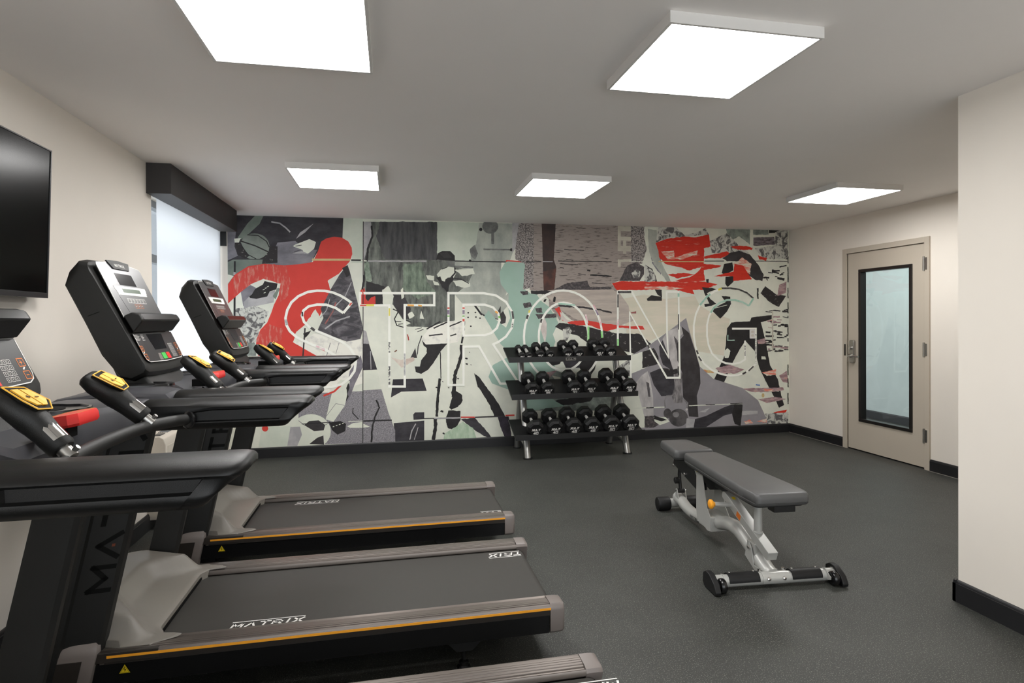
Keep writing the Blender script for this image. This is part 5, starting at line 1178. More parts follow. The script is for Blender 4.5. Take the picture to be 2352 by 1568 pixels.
        for y, z in pr:
            yy = cy + (y-cy)*k; zz = cz + (z-cz)*k
            sh = .070*max(0, min(1, (z-1.036)/.080)) - .070              # slanted tip: the top reaches further back
            out.append((x + sh*sx, yy, zz+dz))
        return out
    for s in (-1, 1):
        h = MB(); rows = []
        rows.append(rail_ring(0, -.712, .94)); rows.append(rail_ring(0, -.706, 1)); rows.append(rail_ring(0, -.66, 1, 0, -.004))
        rows.append(rail_ring(0, -.60, 1, 0, -.004)); rows.append(rail_ring(0.0, -.596, 1, .007, -.004)); rows.append(rail_ring(0, -.56, 1, .007, .002)); rows.append(rail_ring(.0, -.52, 1, .007, .006))
        for k in range(1, 7): rows.append(rail_ring(k/7*.9, lerp(-.52, -.296, k/6), 1, .007, .006))
        rows.append(rail_ring(.92, -.290, 1, 0.0, .006)); rows.append(rail_ring(1, -.272, 1, 0, .004))
        for x, k in ((-.260, .985), (-.252, .95), (-.246, .89), (-.242, .80), (-.240, .6)): rows.append(rail_ring(1, x, k))
        h.loft([[(tx(x), s*y, z) for x, y, z in r] for r in rows])
        obj('handrail', h, M['plastic_rail'], t, angle=38)

    # --- dashboard between the rails
    d = MB(); rings = []
    pod = [(-.714, 1.046), (-.714, 1.104), (-.728, 1.121), (-.80, 1.1255), (-.95, 1.1255), (-1.06, 1.108), (-1.13, 1.07), (-1.15, 1.03), (-1.10, 1.005), (-.90, 1.02)]
    mid = [(-.800, 1.012), (-.800, 1.100), (-.812, 1.121), (-.85, 1.1255), (-.95, 1.1255), (-1.06, 1.112), (-1.13, 1.07), (-1.15, 1.03), (-1.10, .985), (-.92, .97)]
    cen = [(-.790, .985), (-.770, 1.060), (-.790, 1.088), (-.85, 1.108), (-.95, 1.118), (-1.06, 1.112), (-1.13, 1.07), (-1.15, 1.03), (-1.10, .975), (-.92, .95)]
    def mix(a, b, k): return [(lerp(p[0], q[0], k), lerp(p[1], q[1], k)) for p, q in zip(a, b)]
    def shr(a, k): cz = 1.08; cx = -.92; return [(cx+(p[0]-cx)*lerp(k,1,.6), cz+(p[1]-cz)*k) for p in a]
    for y, pr in ((-.480, shr(pod,.70)), (-.472, shr(pod,.90)), (-.455, pod), (-.35, pod), (-.31, mix(pod, mid, .35)), (-.25, mix(pod, mid, .85)), (-.16, mid), (-.12, mix(mid, cen, .6)), (-.09, cen), (.09, cen), (.12, mix(mid, cen, .6)), (.16, mid), (.25, mix(pod, mid, .85)), (.31, mix(pod, mid, .35)), (.35, pod), (.455, pod), (.472, shr(pod,.90)), (.480, shr(pod,.70))):
        rings.append([(tx(x), y, z) for x, z in pr])
    d.loft(rings); dash = obj('dashboard', d, M['dash'], t, angle=32)
    for s in (-1, 1):
        c = MB(); pts = []
        for k in range(20):                                    # teardrop rim
            a = math.radians(60 + k*(240/19)); pts.append((-.915 + .075*math.cos(a), .235 + .088*math.sin(a)*1.0))
        pts += [(-.83, .165), (-.795, .20), (-.785, .235), (-.80, .275), (-.84, .312)]
        z = 1.1275; cx, cy = -.90, .235
        def ring(k, zz): return [(tx(cx+(x-cx)*k), s*(cy+(y-cy)*k), zz) for x, y in pts]
        c.loft([ring(1.0, 1.1235), ring(.985, z+.0035), ring(.93, z+.0035), ring(.86, z-.0015), ring(.80, 1.1262)], caps=True)
        cup = obj('cup_holder', c, M['plastic_gloss'], t, angle=50)
        c = MB(); c.lathe([(0,.062), (.0008,.062)], (tx(-.915), s*.235, 1.1266), (0,0,1), 24); obj('cup_shade_disc', c, M['black_print'], cup)  # flat black disc standing for the shade inside the cup recess
    # emergency stop key
    c = MB(); pl = [(-.030,-.040), (-.018,-.062), (.016,-.062), (.032,-.046), (.032,.046), (.016,.062), (-.018,.062), (-.030,.040)]
    m_ = Matrix.Rotation(math.radians(-8), 4, 'Y')
    def K(x, y, z): v = m_ @ Vector((y*.0 + x, y, z)); return (tx(-.712)+v.x, v.y - .01, 1.128+v.z)
    c.loft([[K(x*.9, y*.9, -.006) for x, y in pl], [K(x, y, 0) for x, y in pl], [K(x, y, .014) for x, y in pl], [K(x*.93, y*.93, .022) for x, y in pl]])
    key = obj('stop_key', c, M['red'], t, angle=30)
    c = MB(); o = Vector(K(0,0,.0222)); u = Vector(K(1,0,.0222))-o; v = Vector((0,1,0))
    c.strip(o, u, v, [(x*.86, y*.86) for x, y in pl], .003, 0, .0006, True); c.strip(o, u, v, [(-.012,.0), (.012,.0)], .005, 0, .0006)
    obj_keep('stop_outline', c, M['amber_key'], key)
    c = MB(); c.box(tx(-.79), tx(-.715), -.03, .01, 1.095, 1.124); c.tube(smooth_path([(tx(-.76), .0, 1.09), (tx(-.735), .01, 1.065), (tx(-.75), .03, 1.05), (tx(-.775), .03, 1.06)], 5), .0025, 8)
    obj('key_mount', c, M['black_print'], key)

    # --- cross tube and the two control grips
    c = MB(); path = [(-.585, -.352, 1.070), (-.612, -.29, 1.074), (-.640, -.18, 1.078), (-.647, 0, 1.080), (-.640, .18, 1.078), (-.612, .29, 1.074), (-.585, .352, 1.070)]
    c.tube(smooth_path([(tx(x), y, z) for x, y, z in path], 6), .0165, 16); tb = obj('cross_tube', c, M['plastic'], t)
    for s in (-1, 1):
        c = MB(); c.lathe([(0,.026), (.006,.026), (.010,.019)], (tx(-.584), s*.349, 1.070), (tx(-.62)-tx(-.585), -s*.06, .003), 18); obj('tube_socket', c, M['plastic_gloss'], tb)
    for s in (-1, 1):
        y0 = s*.200
        c = MB(); ax = Vector((-.70, -s*.16, .70)).normalized(); nr = Vector((.70, 0, .70)); nr = (nr - ax*nr.dot(ax)).normalized(); sd_ = nr.cross(ax)
        if sd_.y < 0: sd_ = -sd_
        base = Vector((tx(-.630), y0, 1.088))
        def G(a, w, n):
            a_ = a if a < .02 else (.02 + (a-.02)*.085/.13 if a < .15 else a - .045)
            return tuple(base + ax*a_ + sd_*(w*1.10) + nr*(n*1.10))
        def sec(a, hw, up, dn):
            return [G(a + ov, w, n) for w, n, ov in [(hw*math.cos(2*PI*k/16), (up if math.sin(2*PI*k/16) > 0 else dn)*math.sin(2*PI*k/16), 0) for k in range(16)]]
        c.loft([sec(.020, .019, .019, .019), sec(.028, .0225, .0225, .0225), (sec(.09, .0225, .0225, .024)), (sec(.125, .024, .024, .026)), sec(.150, .030, .026, .028), sec(.172, .037, .026, .028), sec(.205, .040, .021, .030), sec(.232, .036, .012, .026), sec(.238, .028, .006, .02)])
        grip = obj('control_grip', c, M['plastic'], t, angle=45)
        c = MB(); c.cyl(G(-.004,0,0), G(.022,0,0), .0145, 16); c.cyl(G(.004,0,.012), G(.004,0,.021), .0055, 10); obj('grip_stem', c, M['steel'], grip)
        c = MB(); rg = []
        for a in (.046, .050, .132, .138):
            rr = .0256 if .053 < a < .13 else .0225
            rg.append([G(a + (.006 if a > .1 else 0)*math.cos(th), rr*math.sin(th), rr*math.cos(th)) for th in [math.radians(q) for q in range(-66, 67, 11)]])
        c.loft(rg, closed=False); obj('pulse_sensor', c, M['chrome'], grip)
        # amber key pad, kite shaped, on the upper end
        pl = [(.150,-.018), (.150,.018), (.175,.034), (.226,.027), (.226,-.027), (.175,-.034)]
        o = Vector(G(0,0,0)); slope = lambda a: .0262 if a < .172 else lerp(.0262, .0125, (a-.172)/.058)
        def K2(a, w, l): return G(a, w, slope(a) + l)
        c = MB()
        def plate(pp, l, mi):
            c.add([K2(a, w, l) for a, w in pp], [tuple(range(len(pp)))], mi, False)
        def scale(pp, k): return [(.190+(a-.190)*k, w*k) for a, w in pp]
        c.loft([[K2(a, w, -.004) for a, w in pl], [K2(a, w, .0016) for a, w in pl]], 1)
        for p_, q_ in zip(pl, pl[1:] + pl[:1]):
            c.tube([K2(*p_, .0018), K2(*q_, .0018)], .0016, 6, 0)
        for sd in (-1, 1):
            kp = [(.160, sd*.002), (.160, sd*.013), (.178, sd*.026), (.214, sd*.021), (.216, sd*.002)]
            c.loft([[K2(a, w, .0012) for a, w in kp], [K2(a, w, .0042) for a, w in kp]], 0)
            c.loft([[K2(a+e_*.0012, w_, .0044) for a, w_, e_ in ((.186, sd*.006, -1), (.186, sd*.016, -1), (.186, sd*.016, 1), (.186, sd*.006, 1))], [K2(a+e_*.0012, w_, .0047) for a, w_, e_ in ((.186, sd*.006, -1), (.186, sd*.016, -1), (.186, sd*.016, 1), (.186, sd*.006, 1))]], 1)
            if sd < 0:
                c.loft([[K2(.186+a, sd*.011+w, .0044) for a, w in ((-.005,-.0012), (-.005,.0012), (.005,.0012), (.005,-.0012))], [K2(.186+a, sd*.011+w, .0047) for a, w in ((-.005,-.0012), (-.005,.0012), (.005,.0012), (.005,-.0012))]], 1)
        obj('grip_keypad', c, [M['amber_key'], M['black_print']], grip, angle=20)

    # --- console
    FN = Vector((.907, 0, .420)); FU = Vector((-.420, 0, .907)); F0 = Vector((tx(-.918), 0, 1.21))
    c = MB(); rings = []
    back = [(-1.122, 1.598), (-1.152, 1.560), (-1.156, 1.495), (-1.098, 1.371), (-1.086, 1.345), (-1.035, 1.230), (-.975, 1.140), (-.935, 1.130)]
    front = [(-.893, 1.150), (-.886, 1.165), (-.888, 1.182)]
    top = [(-1.082, 1.578), (-1.092, 1.594)]
    prof = back + front + top
    cxm, czm = -1.02, 1.37
    for y, k, dn in ((-.214, .90, .030), (-.211, .955, .026), (-.203, .985, .022), (-.19, 1, .018), (-.12, 1, .006), (0, 1, 0), (.12, 1, .006), (.19, 1, .018), (.203, .985, .022), (.211, .955, .026), (.214, .90, .030)):
        ring = []
        for x, z in prof:
            kk = k if x < -1.0 or z < 1.2 else 1 - (1-k)*.5
            X = cxm + (x-cxm)*kk; Z = czm + (z-czm)*kk
            if z > 1.52: X += .42*dn; Z -= .907*dn
            if z < 1.19: Z += .35*dn
            ring.append((tx(X), y, Z))
        rings.append(ring)
    c.loft(rings); con = obj('console', c, M['plastic'], t, angle=30)
    c = MB(); c.prism([(tx(x), z) for x, z in ((-1.084, 1.34), (-1.030, 1.225), (-.972, 1.085), (-.860, 1.100), (-.905, 1.16), (-.95, 1.30))], 'y', -.185, .185); obj('console_neck', c, M['plastic'], t, bevel=.012, seg=3)
    for sd in (-1, 1):
        c = MB(); c.add([(tx(x), sd*.2146, z) for x, z in ((-1.078, 1.380), (-1.040, 1.396), (-1.039, 1.3935), (-1.078, 1.3775))], [(0,1,2,3)])
        obj_keep('shell_seam', c, M['black_print'], con)

    def FP(y, v, l=0.0): return tuple(F0 + FU*v + Vector((0, y, 0)) + FN*l)
    UY = Vector((0,1,0))
    L0 = .0215                                                   # overlay sits on the bezel face
    def face(name, pts, t_, m, lift=0.0, parent=None, bev=0.0):
        q = MB(); q.loft([[FP(y, v, L0+lift) for y, v in pts], [FP(y, v, L0+lift+t_) for y, v in pts]]); return obj(name, q, m, parent or t, bevel=bev)
    def arch(v0, k, w=.1925):                                    # panel outline with an arched top edge
        return [(-w, v0), (w, v0), (w, k-.012), (w-.008, k-.002), (w*.5, k+.008), (0, k+.012), (-w*.5, k+.008), (-w+.008, k-.002), (-w, k-.012)]
    up = face('display_panel', arch(.170, .398), .002, M['panel_silver'])
    for ln in ([(-.1915,.172), (-.1915,.386), (-.184,.396), (-.10,.4035)], [(.10,.4035), (.184,.396), (.1915,.386)]):
        q = MB(); q.strip(FP(0,0,L0+.0022), UY, FU, ln, .0028, 0, .0003); obj_keep('panel_outline', q, M['white_print'], up)
    q = MB(); bp = [(-.098,.412), (-.068,.379), (.070,.379), (.096,.412), (0,.418)]
    q.loft([[FP(y, v, L0+.001) for y, v in bp], [FP(y, v, L0+.006) for y, v in bp]])
    letters(q, 'MATRIX', FP(-.044, .389, L0+.0062), UY, FU, .011, .011, .0045, .0022, 1, 0, .0002)
    obj('console_badge', q, [M['plastic'], M['white_print']], t, angle=20)
    dsp = face('display_window', [(-.078,.310), (.074,.310), (.074,.361), (-.078,.361)], .0006, M['screen'], .002)
    lcdf = face('lcd_surround', [(-.134,.266), (.128,.266), (.130,.276), (.136,.278), (.136,.286), (.142,.290), (.142,.304), (-.142,.304), (-.142,.290), (-.136,.286), (-.136,.278), (-.131,.276)], .0010, M['white_print'], .002)
    q = MB(); q.loft([[FP(y, v, L0+.0028) for y, v in ((-.081,.277), (.079,.277), (.079,.294), (-.081,.294))], [FP(y, v, L0+.0034) for y, v in ((-.081,.277), (.079,.277), (.079,.294), (-.081,.294))]])
    obj('lcd_screen', q, M['lcd'], lcdf)
    sub = face('program_keys', [(-.118,.194), (.110,.194), (.130,.262), (-.134,.262)], .0006, M['panel_silver'], .0021)
    q = MB(); o = FP(0,0,L0+.003)
    for i in range(6):
        y0 = -.083 + i*.0282; q.strip(o, UY, FU, [(y0,.233), (y0+.024,.233), (y0+.024,.251), (y0,.251)], .0018, 0, .0003, True)
        q.strip(o, UY, FU, [(y0+.007,.239), (y0+.007,.246), (y0+.013,.246)], .0016, 0, .0003)
    for i in range(3):
        y0 = -.040 + i*.026; q.strip(o, UY, FU, [(y0,.211), (y0+.021,.211), (y0+.021,.226), (y0,.226)], .0013, 1, .0003, True); q.strip(o, UY, FU, [(y0+.006,.219), (y0+.014,.219)], .002, 0, .0003)
    obj_keep('key_print', q, [M['white_print'], M['orange_line']], sub)
    # reading rack
    q = MB(); pf = [(.176, .018), (.176, .050), (.158, .072), (.134, .074), (.104, .022)]
    q.loft([[FP(y, v, l+.006) for v, l in pf] for y in (-.198, -.190, .190, .198)])
    rk = obj('reading_rack', q, M['plastic'], t, bevel=.006, angle=25)
    q = MB(); q.loft([[FP(y, v, l) for v, l in ((.1605,.0775), (.136,.0805), (.1065,.0295), (.1065,.027))] for y in (-.186, .186)]); obj('rack_lip', q, M['plastic_gloss'], rk)
    q = MB(); q.loft([[FP(y, v, l) for v, l in ((.1765,.030), (.1765,.052), (.1745,.052), (.1745,.03))] for y in (-.05, .085)]); obj('rack_notch', q, M['black_print'], rk)
    # lower keypad
    lo = face('keypad_panel', [(.1925,.104), (-.1925,.104), (-.1925,.010), (-.186,-.006), (-.165,-.016), (0,-.021), (.165,-.016), (.186,-.006), (.1925,.010)], .002, M['panel_dark'])
    o = FP(0,0,L0+.0022)
    q = MB(); q.strip(o, UY, FU, [(-.1915,.100), (-.1915,.010), (-.185,-.0055), (-.165,-.015), (0,-.020), (.165,-.015), (.185,-.0055), (.1915,.010), (.1915,.100)], .0026, 0, .0003)
    for i, (y, v) in enumerate(((-.190,.096), (-.135,.096))):
        for k in range(5): q.strip(o, UY, FU, [(y, v-.0055*k), (y+(.04 if (i+k) % 2 else .030)*(.55 if i else 1), v-.0055*k)], .0016, 0, .0003)
    for r_ in range(4):
        for c_ in range(3):
            y, v = .084+c_*.0165, .040-r_*.0155; q.strip(o, UY, FU, [(y,v), (y+.0125,v), (y+.0125,v+.011), (y,v+.011)], .001, 0, .0003, True); q.strip(o, UY, FU, [(y+.006,v+.003), (y+.006,v+.008)], .0014, 0, .0003)
    for y, v in ((-.192,.030), (-.189,-.004), (.156,.030), (.158,-.005)):
        q.strip(o, UY, FU, [(y,v), (y+.024,v), (y+.024,v+.021), (y,v+.021)], .0018, 1, .0003, True); q.strip(o, UY, FU, [(y+.007,v+.0105), (y+.017,v+.0105)], .002, 1, .0003)
        if v > .02: q.strip(o, UY, FU, [(y+.012,v+.0055), (y+.012,v+.0155)], .002, 1, .0003)
    for y in (-.176, .170): q.strip(o, UY, FU, [(y-.005,.022), (y+.001,.026)], .004, 0, .0003)
    obj_keep('keypad_print', q, [M['white_print'], M['orange_line']], lo)
    face('workout_screen', [(-.064,.031), (.053,.031), (.072,.098), (-.080,.098)], .0008, M['screen'], .002, lo)
    face('start_key', [(-.026,-.012), (.016,-.012), (.012,.015), (-.026,.015)], .0012, M['green_key'], .002, lo)
    face('stop_button', [(.021,-.012), (.056,-.012), (.052,.015), (.021,.015)], .0012, M['red'], .002, lo)
    face('pause_key', [(-.066,-.014), (-.032,-.014), (-.034,.015), (-.058,.015)], .0010, M['cap'], .002, lo)
    return t

TY = (1.525, 2.607, 3.690)
tm = make_treadmill('nearest treadmill at the lower left, mostly out of view behind its big black handrail', (TX0, TY[0], 0), [(-.59, -.237, 1), (.70, .235, -1)])
def second(label, y, logos, sticker):
    r = dup(tm, (TX0 + (.025 if sticker else 0), y, 0), label=label)
    for c_ in r.children:                                       # each belt stopped at its own place
        if c_.name.split('.')[0] == 'belt':
            for g_ in list(c_.children): bpy.data.objects.remove(g_)
            for (x0, y0, sgn) in logos:
                lg = MB(); o = (tx(x0), y0, .2004); u = (sgn, 0, 0); v = (0, sgn, 0); tmp = MB()
                L = letters(tmp, 'MATRIX', o, u, v, .030, .034, .0145, .0075, 0, .25, .0004)
                tmp.strip(o, u, v, [(.0, .043), (L+.008, .043)], .0045, 0, .0004); tmp.strip(o, u, v, [(-.002, -.014), (L, -.014)], .0045, 0, .0004)
                for fc in tmp.f:                                # the part that has gone round the roller is not on top
                    P_ = [tmp.v[i] for i in fc]
                    lim = tx(.617)
                    if min(p[0] for p in P_) < lim: lg.add([(min(p[0], lim), p[1], p[2]) for p in P_], [(0,1,2,3)], 0, False)
                obj_keep('belt_logo', lg, M['white_print'], c_)
        if sticker and c_.name.split('.')[0] == 'console_neck':
            q = MB(); q.add([(tx(-1.000), -.1856, 1.222), (tx(-.972), -.1856, 1.236), (tx(-.948), -.1856, 1.172), (tx(-.976), -.1856, 1.158)], [(0,3,2,1)], 0, False)
            obj_keep('serial_sticker', q, M['sticker'], c_)
    return r
second('middle treadmill of the three, with its whole belt and amber stripe in view', TY[1], [(-.602, -.237, 1), (.722, .238, -1)], False)
second('farthest treadmill, next to the mural, its dark console in front of the roller shade', TY[2], [(.495, -.237, 1), (-.365, .238, -1)], True)
# ------------------------------------------------------------------ dumbbell rack
# three sloping trays; each tray plane runs from its front lip up towards the wall
RX0, RX1 = 1.125, 2.415
RX = (RX0+RX1)/2
rack = thing('dumbbell_rack', 'black three-tier dumbbell rack on silver legs in front of the mural', 'dumbbell rack', (RX, 5.85, 0))
def ry(y): return y - 5.85
TR = [  # half length, front lip y, top of lip z, rear y, rear z
    ('top', .632, 5.590, .993, 5.890, 1.073),
    ('middle', .648, 5.515, .638, 5.830, .741),
    ('bottom', .656, 5.430, .261, 5.790, .349)]
TRAY = {}
for nm, hw, yf, zf, yr, zr in TR:
    hw_ = hw
    q = MB(); cx = {'top': 1.752-RX, 'middle': 1.780-RX, 'bottom': 1.806-RX}[nm]
    sl = Vector((0, yr-yf, zr-(zf-.036))).normalized()
    nrm = Vector((0, -sl.z, sl.y))
    f0 = Vector((cx, ry(yf), zf-.036)); r0 = Vector((cx, ry(yr), zr-.0))
    L = (r0-f0).length
    TRAY[nm] = (Vector((RX+cx, yf, zf-.036)), sl, nrm, L, hw)
    def S(a, n): return f0 + sl*a + nrm*n
    # folded sheet: front lip, sloping bed, rear return
    pf = [(ry(yf)-.002, zf-.052), (ry(yf)-.002, zf), (ry(yf)+.010, zf), (ry(yf)+.010, zf-.030), (S(L, .0).y, S(L, .0).z), (S(L, 0).y+.004, S(L, 0).z+.004), (S(L, 0).y+.016, S(L, 0).z-.008), (S(L, -.012).y, S(L, -.012).z), (ry(yf)+.012, zf-.052)]
    q.prism(pf, 'x', cx-hw, cx+hw)
    tray = obj('tray', q, M['rack_black'], rack, bevel=.0015)
    if nm == 'top':
        q = MB(); o = (cx-.005, ry(yf)-.0022, zf-.026); q.strip(o, (1,0,0), (0,0,1), rrect(.104, .026, .003, 2), .0022, 0, .0008, True)
        letters(q, 'XULT', (cx-.034, ry(yf)-.0022, zf-.033), (1,0,0), (0,0,1), .012, .012, .006, .0024, 0, .2, .0008)
        q.flat(o, (1,0,0), (0,0,1), [(-.049,0), (-.042,-.008), (-.038,0), (-.042,.008)], 0, .0009); q.flat(o, (1,0,0), (0,0,1), [(.049,0), (.042,-.008), (.038,0), (.042,.008)], 0, .0009)
        obj_keep('rack_badge', q, M['steel'], tray)
for s in (-1, 1):
    x = s*.500
    cxx = (1.300 if s < 0 else 2.335)-RX
    # raked front leg that carries on up as the upright, plus the rear foot
    q = MB(); xs0 = cxx
    q.tube(smooth_path([(cxx, ry(5.575), .0), (cxx, ry(5.66), .22), (cxx, ry(5.80), .62), (cxx, ry(5.90), .98)], 6), .034, 18)
    leg = obj('front_leg', q, M['rack_steel'], rack)
    q = MB(); q.lathe([(0,.046), (.006,.047), (.012,.044)], (cxx, ry(5.575), 0), (0,0,1), 22); obj('foot', q, M['rubber'], leg)
    q = MB(); q.tube([(cxx, ry(6.085), .0), (cxx, ry(6.03), .22), (cxx, ry(5.86), .72)], .030, 18)
    leg = obj('rear_leg', q, M['rack_steel'], rack)
    q = MB(); q.lathe([(0,.042), (.006,.043), (.012,.040)], (cxx, ry(6.085), 0), (0,0,1), 22); obj('foot', q, M['rubber'], leg)
    q = MB(); q.tube([(cxx, ry(5.612), .10), (cxx, ry(6.04), .165)], .018, 12); obj('side_brace', q, M['rack_steel'], rack)
    q = MB()
    for nm, hw, yf, zf, yr, zr in TR:
        o, sl, nn, L, _ = TRAY[nm]
        a = o + sl*.10; b_ = o + sl*(L-.04)
        q.add([(cxx+dx, ry(p.y), p.z+dz) for p, dz in ((a,-.014), (b_,-.014), (b_,-.06), (a,-.03)) for dx in (-.02, .02)], [(0,2,3,1), (4,5,7,6), (0,4,6,2), (1,3,7,5), (2,6,7,3), (0,1,5,4)])
    obj('tray_bracket', q, M['rack_black'], rack)
q = MB(); q.tube([(-.50, ry(6.02), .20), (.53, ry(6.02), .20)], .020, 12); obj('cross_brace', q, M['rack_steel'], rack)

# dumbbells: eight-sided rubber heads on knurled steel handles; x of each pair, size, tray, weight mark
def dumbbell(name, R, hl, gap, number, label, group):
    """long axis = local y, front head at -y; rests on its flats at z = 0"""
    t = thing(name, label, 'dumbbell', (0,0,0), 0, group)
    a0 = PI/8
    def ring(r, y, k=8): return [(r*math.cos(a0+2*PI*i/k)/math.cos(PI/k), y, R + r*math.sin(a0+2*PI*i/k)/math.cos(PI/k)) for i in range(k)]
    for s in (-1, 1):
        q = MB(); yi, yo = gap/2, gap/2+hl
        q.loft([ring(R*.45, s*yi), ring(R*.66, s*(yi+.002)), ring(R*.94, s*(yi+hl*.16)), ring(R, s*(yi+hl*.26)), ring(R, s*(yo-hl*.22)), ring(R*.93, s*(yo-hl*.10)), ring(R*.76, s*yo), ring(R*.74, s*yo), ring(R*.72, s*(yo-.0025))])
        hd = obj('head', q, M['rubber'], t, angle=20)
        q = MB(); o = (-R*.46*(-s*-1), s*(yo-.0015), R*1.10); u = (-s, 0, 0); o = (R*.50*s, s*(yo-.0022), R*.90)
        w = R*.19; letters(q, 'XULT', o, u, (0,0,1), R*.22, w*1.05, R*.075, R*.095, 0, .22, .0010)
        n_ = len(number); ww = R*.24; o2 = (s*(n_*ww + (n_-1)*R*.10)/2, s*(yo-.0022), R*.40)
        letters(q, number, o2, u, (0,0,1), R*.30, ww, R*.10, R*.09, 0, .1, .0010)
        obj_keep('head_lettering', q, M['white_print'], hd)
    q = MB(); h = gap/2+.004; q.lathe([(-h,.0125), (-h*.8,.0135), (-h*.3,.0155), (0,.0162), (h*.3,.0155), (h*.8,.0135), (h,.0125)], (0,0,R), (0,1,0), 18)
    obj('handle', q, M['handle'], t)
    return t

def put(t, nm, x, back):
    """stand t on a tray, its middle back metres up the slope"""
    o, sl, nn, L, hw = TRAY[nm]
    p = Vector((x, o.y, o.z)) + sl*back + nn*.0015
    t.location = p; t.rotation_euler = (math.atan2(sl.z, sl.y), 0, 0)

ROWS = [
 ('top', .034, .052, 0.123, '5', .135, [(1.255, 'smallest black dumbbell, far left of the top tier of the rack'), (1.325, 'second smallest dumbbell from the left on the top tier, beside its twin')]),
 ('top', .045, .062, 0.123, '10', .140, [(1.437, 'third dumbbell from the left on the top tier of the rack'), (1.537, 'fourth dumbbell from the left on the top tier of the rack')]),
 ('top', .053, .068, 0.123, '15', .145, [(1.720, 'left dumbbell of the third pair on the top tier, under the letter O'), (1.833, 'right dumbbell of the third pair on the top tier, under the letter O')]),
 ('top', .060, .072, 0.123, '20', .150, [(2.050, 'second dumbbell from the right end of the top tier of the rack'), (2.172, 'dumbbell at the right end of the top tier of the rack')]),
 ('middle', .066, .078, 0.133, '25', .158, [(1.335, 'dumbbell at the left end of the middle tier of the rack'), (1.490, 'second dumbbell from the left on the middle tier of the rack')]),
 ('middle', .071, .082, 0.133, '30', .160, [(1.760, 'third dumbbell from the left on the middle tier of the rack'), (1.928, 'fourth dumbbell from the left on the middle tier of the rack')]),
 ('middle', .074, .086, 0.133, '35', .162, [(2.165, 'second dumbbell from the right end of the middle tier of the rack'), (2.335, 'dumbbell at the right end of the middle tier of the rack')]),
 ('bottom', .076, .090, 0.138, '40', .178, [(1.345, 'dumbbell marked 40 at the left end of the bottom tier'), (1.540, 'second dumbbell from the left on the bottom tier, also marked 40')]),
 ('bottom', .079, .094, 0.138, '45', .180, [(1.728, 'left one of the two middle dumbbells marked 45 on the bottom tier'), (1.917, 'right one of the two middle dumbbells marked 45 on the bottom tier')]),
 ('bottom', .083, .098, 0.138, '50', .184, [(2.118, 'left one of the two dumbbells marked 50 on the bottom tier'), (2.318, 'dumbbell marked 50 at the right end of the bottom tier')]),
]
for nm, R, hl, gap, num, back, xs in ROWS:
    d0 = dumbbell('dumbbell', R, hl, gap, num, xs[0][1], 'dumbbells on the three-tier rack')
    put(d0, nm, xs[0][0], back)
    d1 = dup(d0, (0,0,0), label=xs[1][1]); put(d1, nm, xs[1][0], back)
# ------------------------------------------------------------------ adjustable bench: local +y runs from the wheeled end to the seat end
bn = thing('weight_bench', 'adjustable grey padded weight bench with silver frame standing on the rubber floor', 'weight bench', (1.935, 3.2, 0), math.radians(-4.2))
def pad(name, pts, z0, z1, stitch):
    def inset(P, d):
        cx = sum(p[0] for p in P)/len(P); cy = sum(p[1] for p in P)/len(P); out = []
        for x, y in P:
            dx, dy = cx-x, cy-y; L = math.hypot(dx, dy); out.append((x+dx/L*d, y+dy/L*d))
        return out
    q = MB(); r = []
    for d, z in ((.030, z0), (.010, z0+.002), (.004, z0+.008), (.0, z0+.016), (.003, z0+.0175), (.0, z0+.019), (-.001, (z0+z1)/2+.006), (.0015, z1-.014), (.006, z1-.006), (.014, z1-.0015), (.026, z1)):
        r.append([(x, y, z) for x, y in inset(pts, d)])
    q.loft(r); p = obj(name, q, M['vinyl'], bn, angle=45)
    q = MB(); q.loft([[(x, y, z) for x, y in inset(pts, d)] for d, z in ((.05, z0-.010), (.035, z0-.010), (.028, z0+.001))]); obj('pad_board', q, M['vinyl_edge'], p)
    return p
def rounded(poly, r, n=5):
    out = []; m = len(poly)
    for i in range(m):
        a, b, c = Vector(poly[i-1]), Vector(poly[i]), Vector(poly[(i+1) % m]); u = (a-b).normalized(); v = (c-b).normalized()
        p0, p1 = b+u*r, b+v*r
        for k in range(n+1):
            t = k/n; out.append(tuple(p0*(1-t)**2 + b*2*t*(1-t) + p1*t*t))
    return out
pad('back_pad', rounded([(-.143,-.650), (.143,-.650), (.150,-.50), (.108,.288), (-.108,.288), (-.150,-.50)], .030), .428, .492, True)
pad('seat_pad', rounded([(-.138,.345), (.138,.345), (.105,.700), (-.105,.700)], .034), .425, .490, True)

q = MB(); q.tube(smooth_path([(0,.10,.125), (0,.0,.128), (0,-.10,.155), (0,-.22,.160), (0,-.36,.115), (0,-.50,.055), (0,-.545,.042)], 6), .040, 20)
obj('front_tube', q, M['silver_paint'], bn)
q = MB(); q.tube(smooth_path([(0,.10,.125), (0,.20,.085), (0,.32,.062), (0,.46,.066), (0,.56,.088), (0,.635,.098)], 6), .036, 20)
rt = obj('rear_tube', q, M['silver_paint'], bn)
q = MB(); nn = 6
letters(q, 'MATRIX', (-.0372, .335, .052), (0,-1,0), (-.05,0,1), .018, .016, .007, .0035, 0, 0, .0012)
obj_keep('frame_lettering', q, M['black_print'], rt)
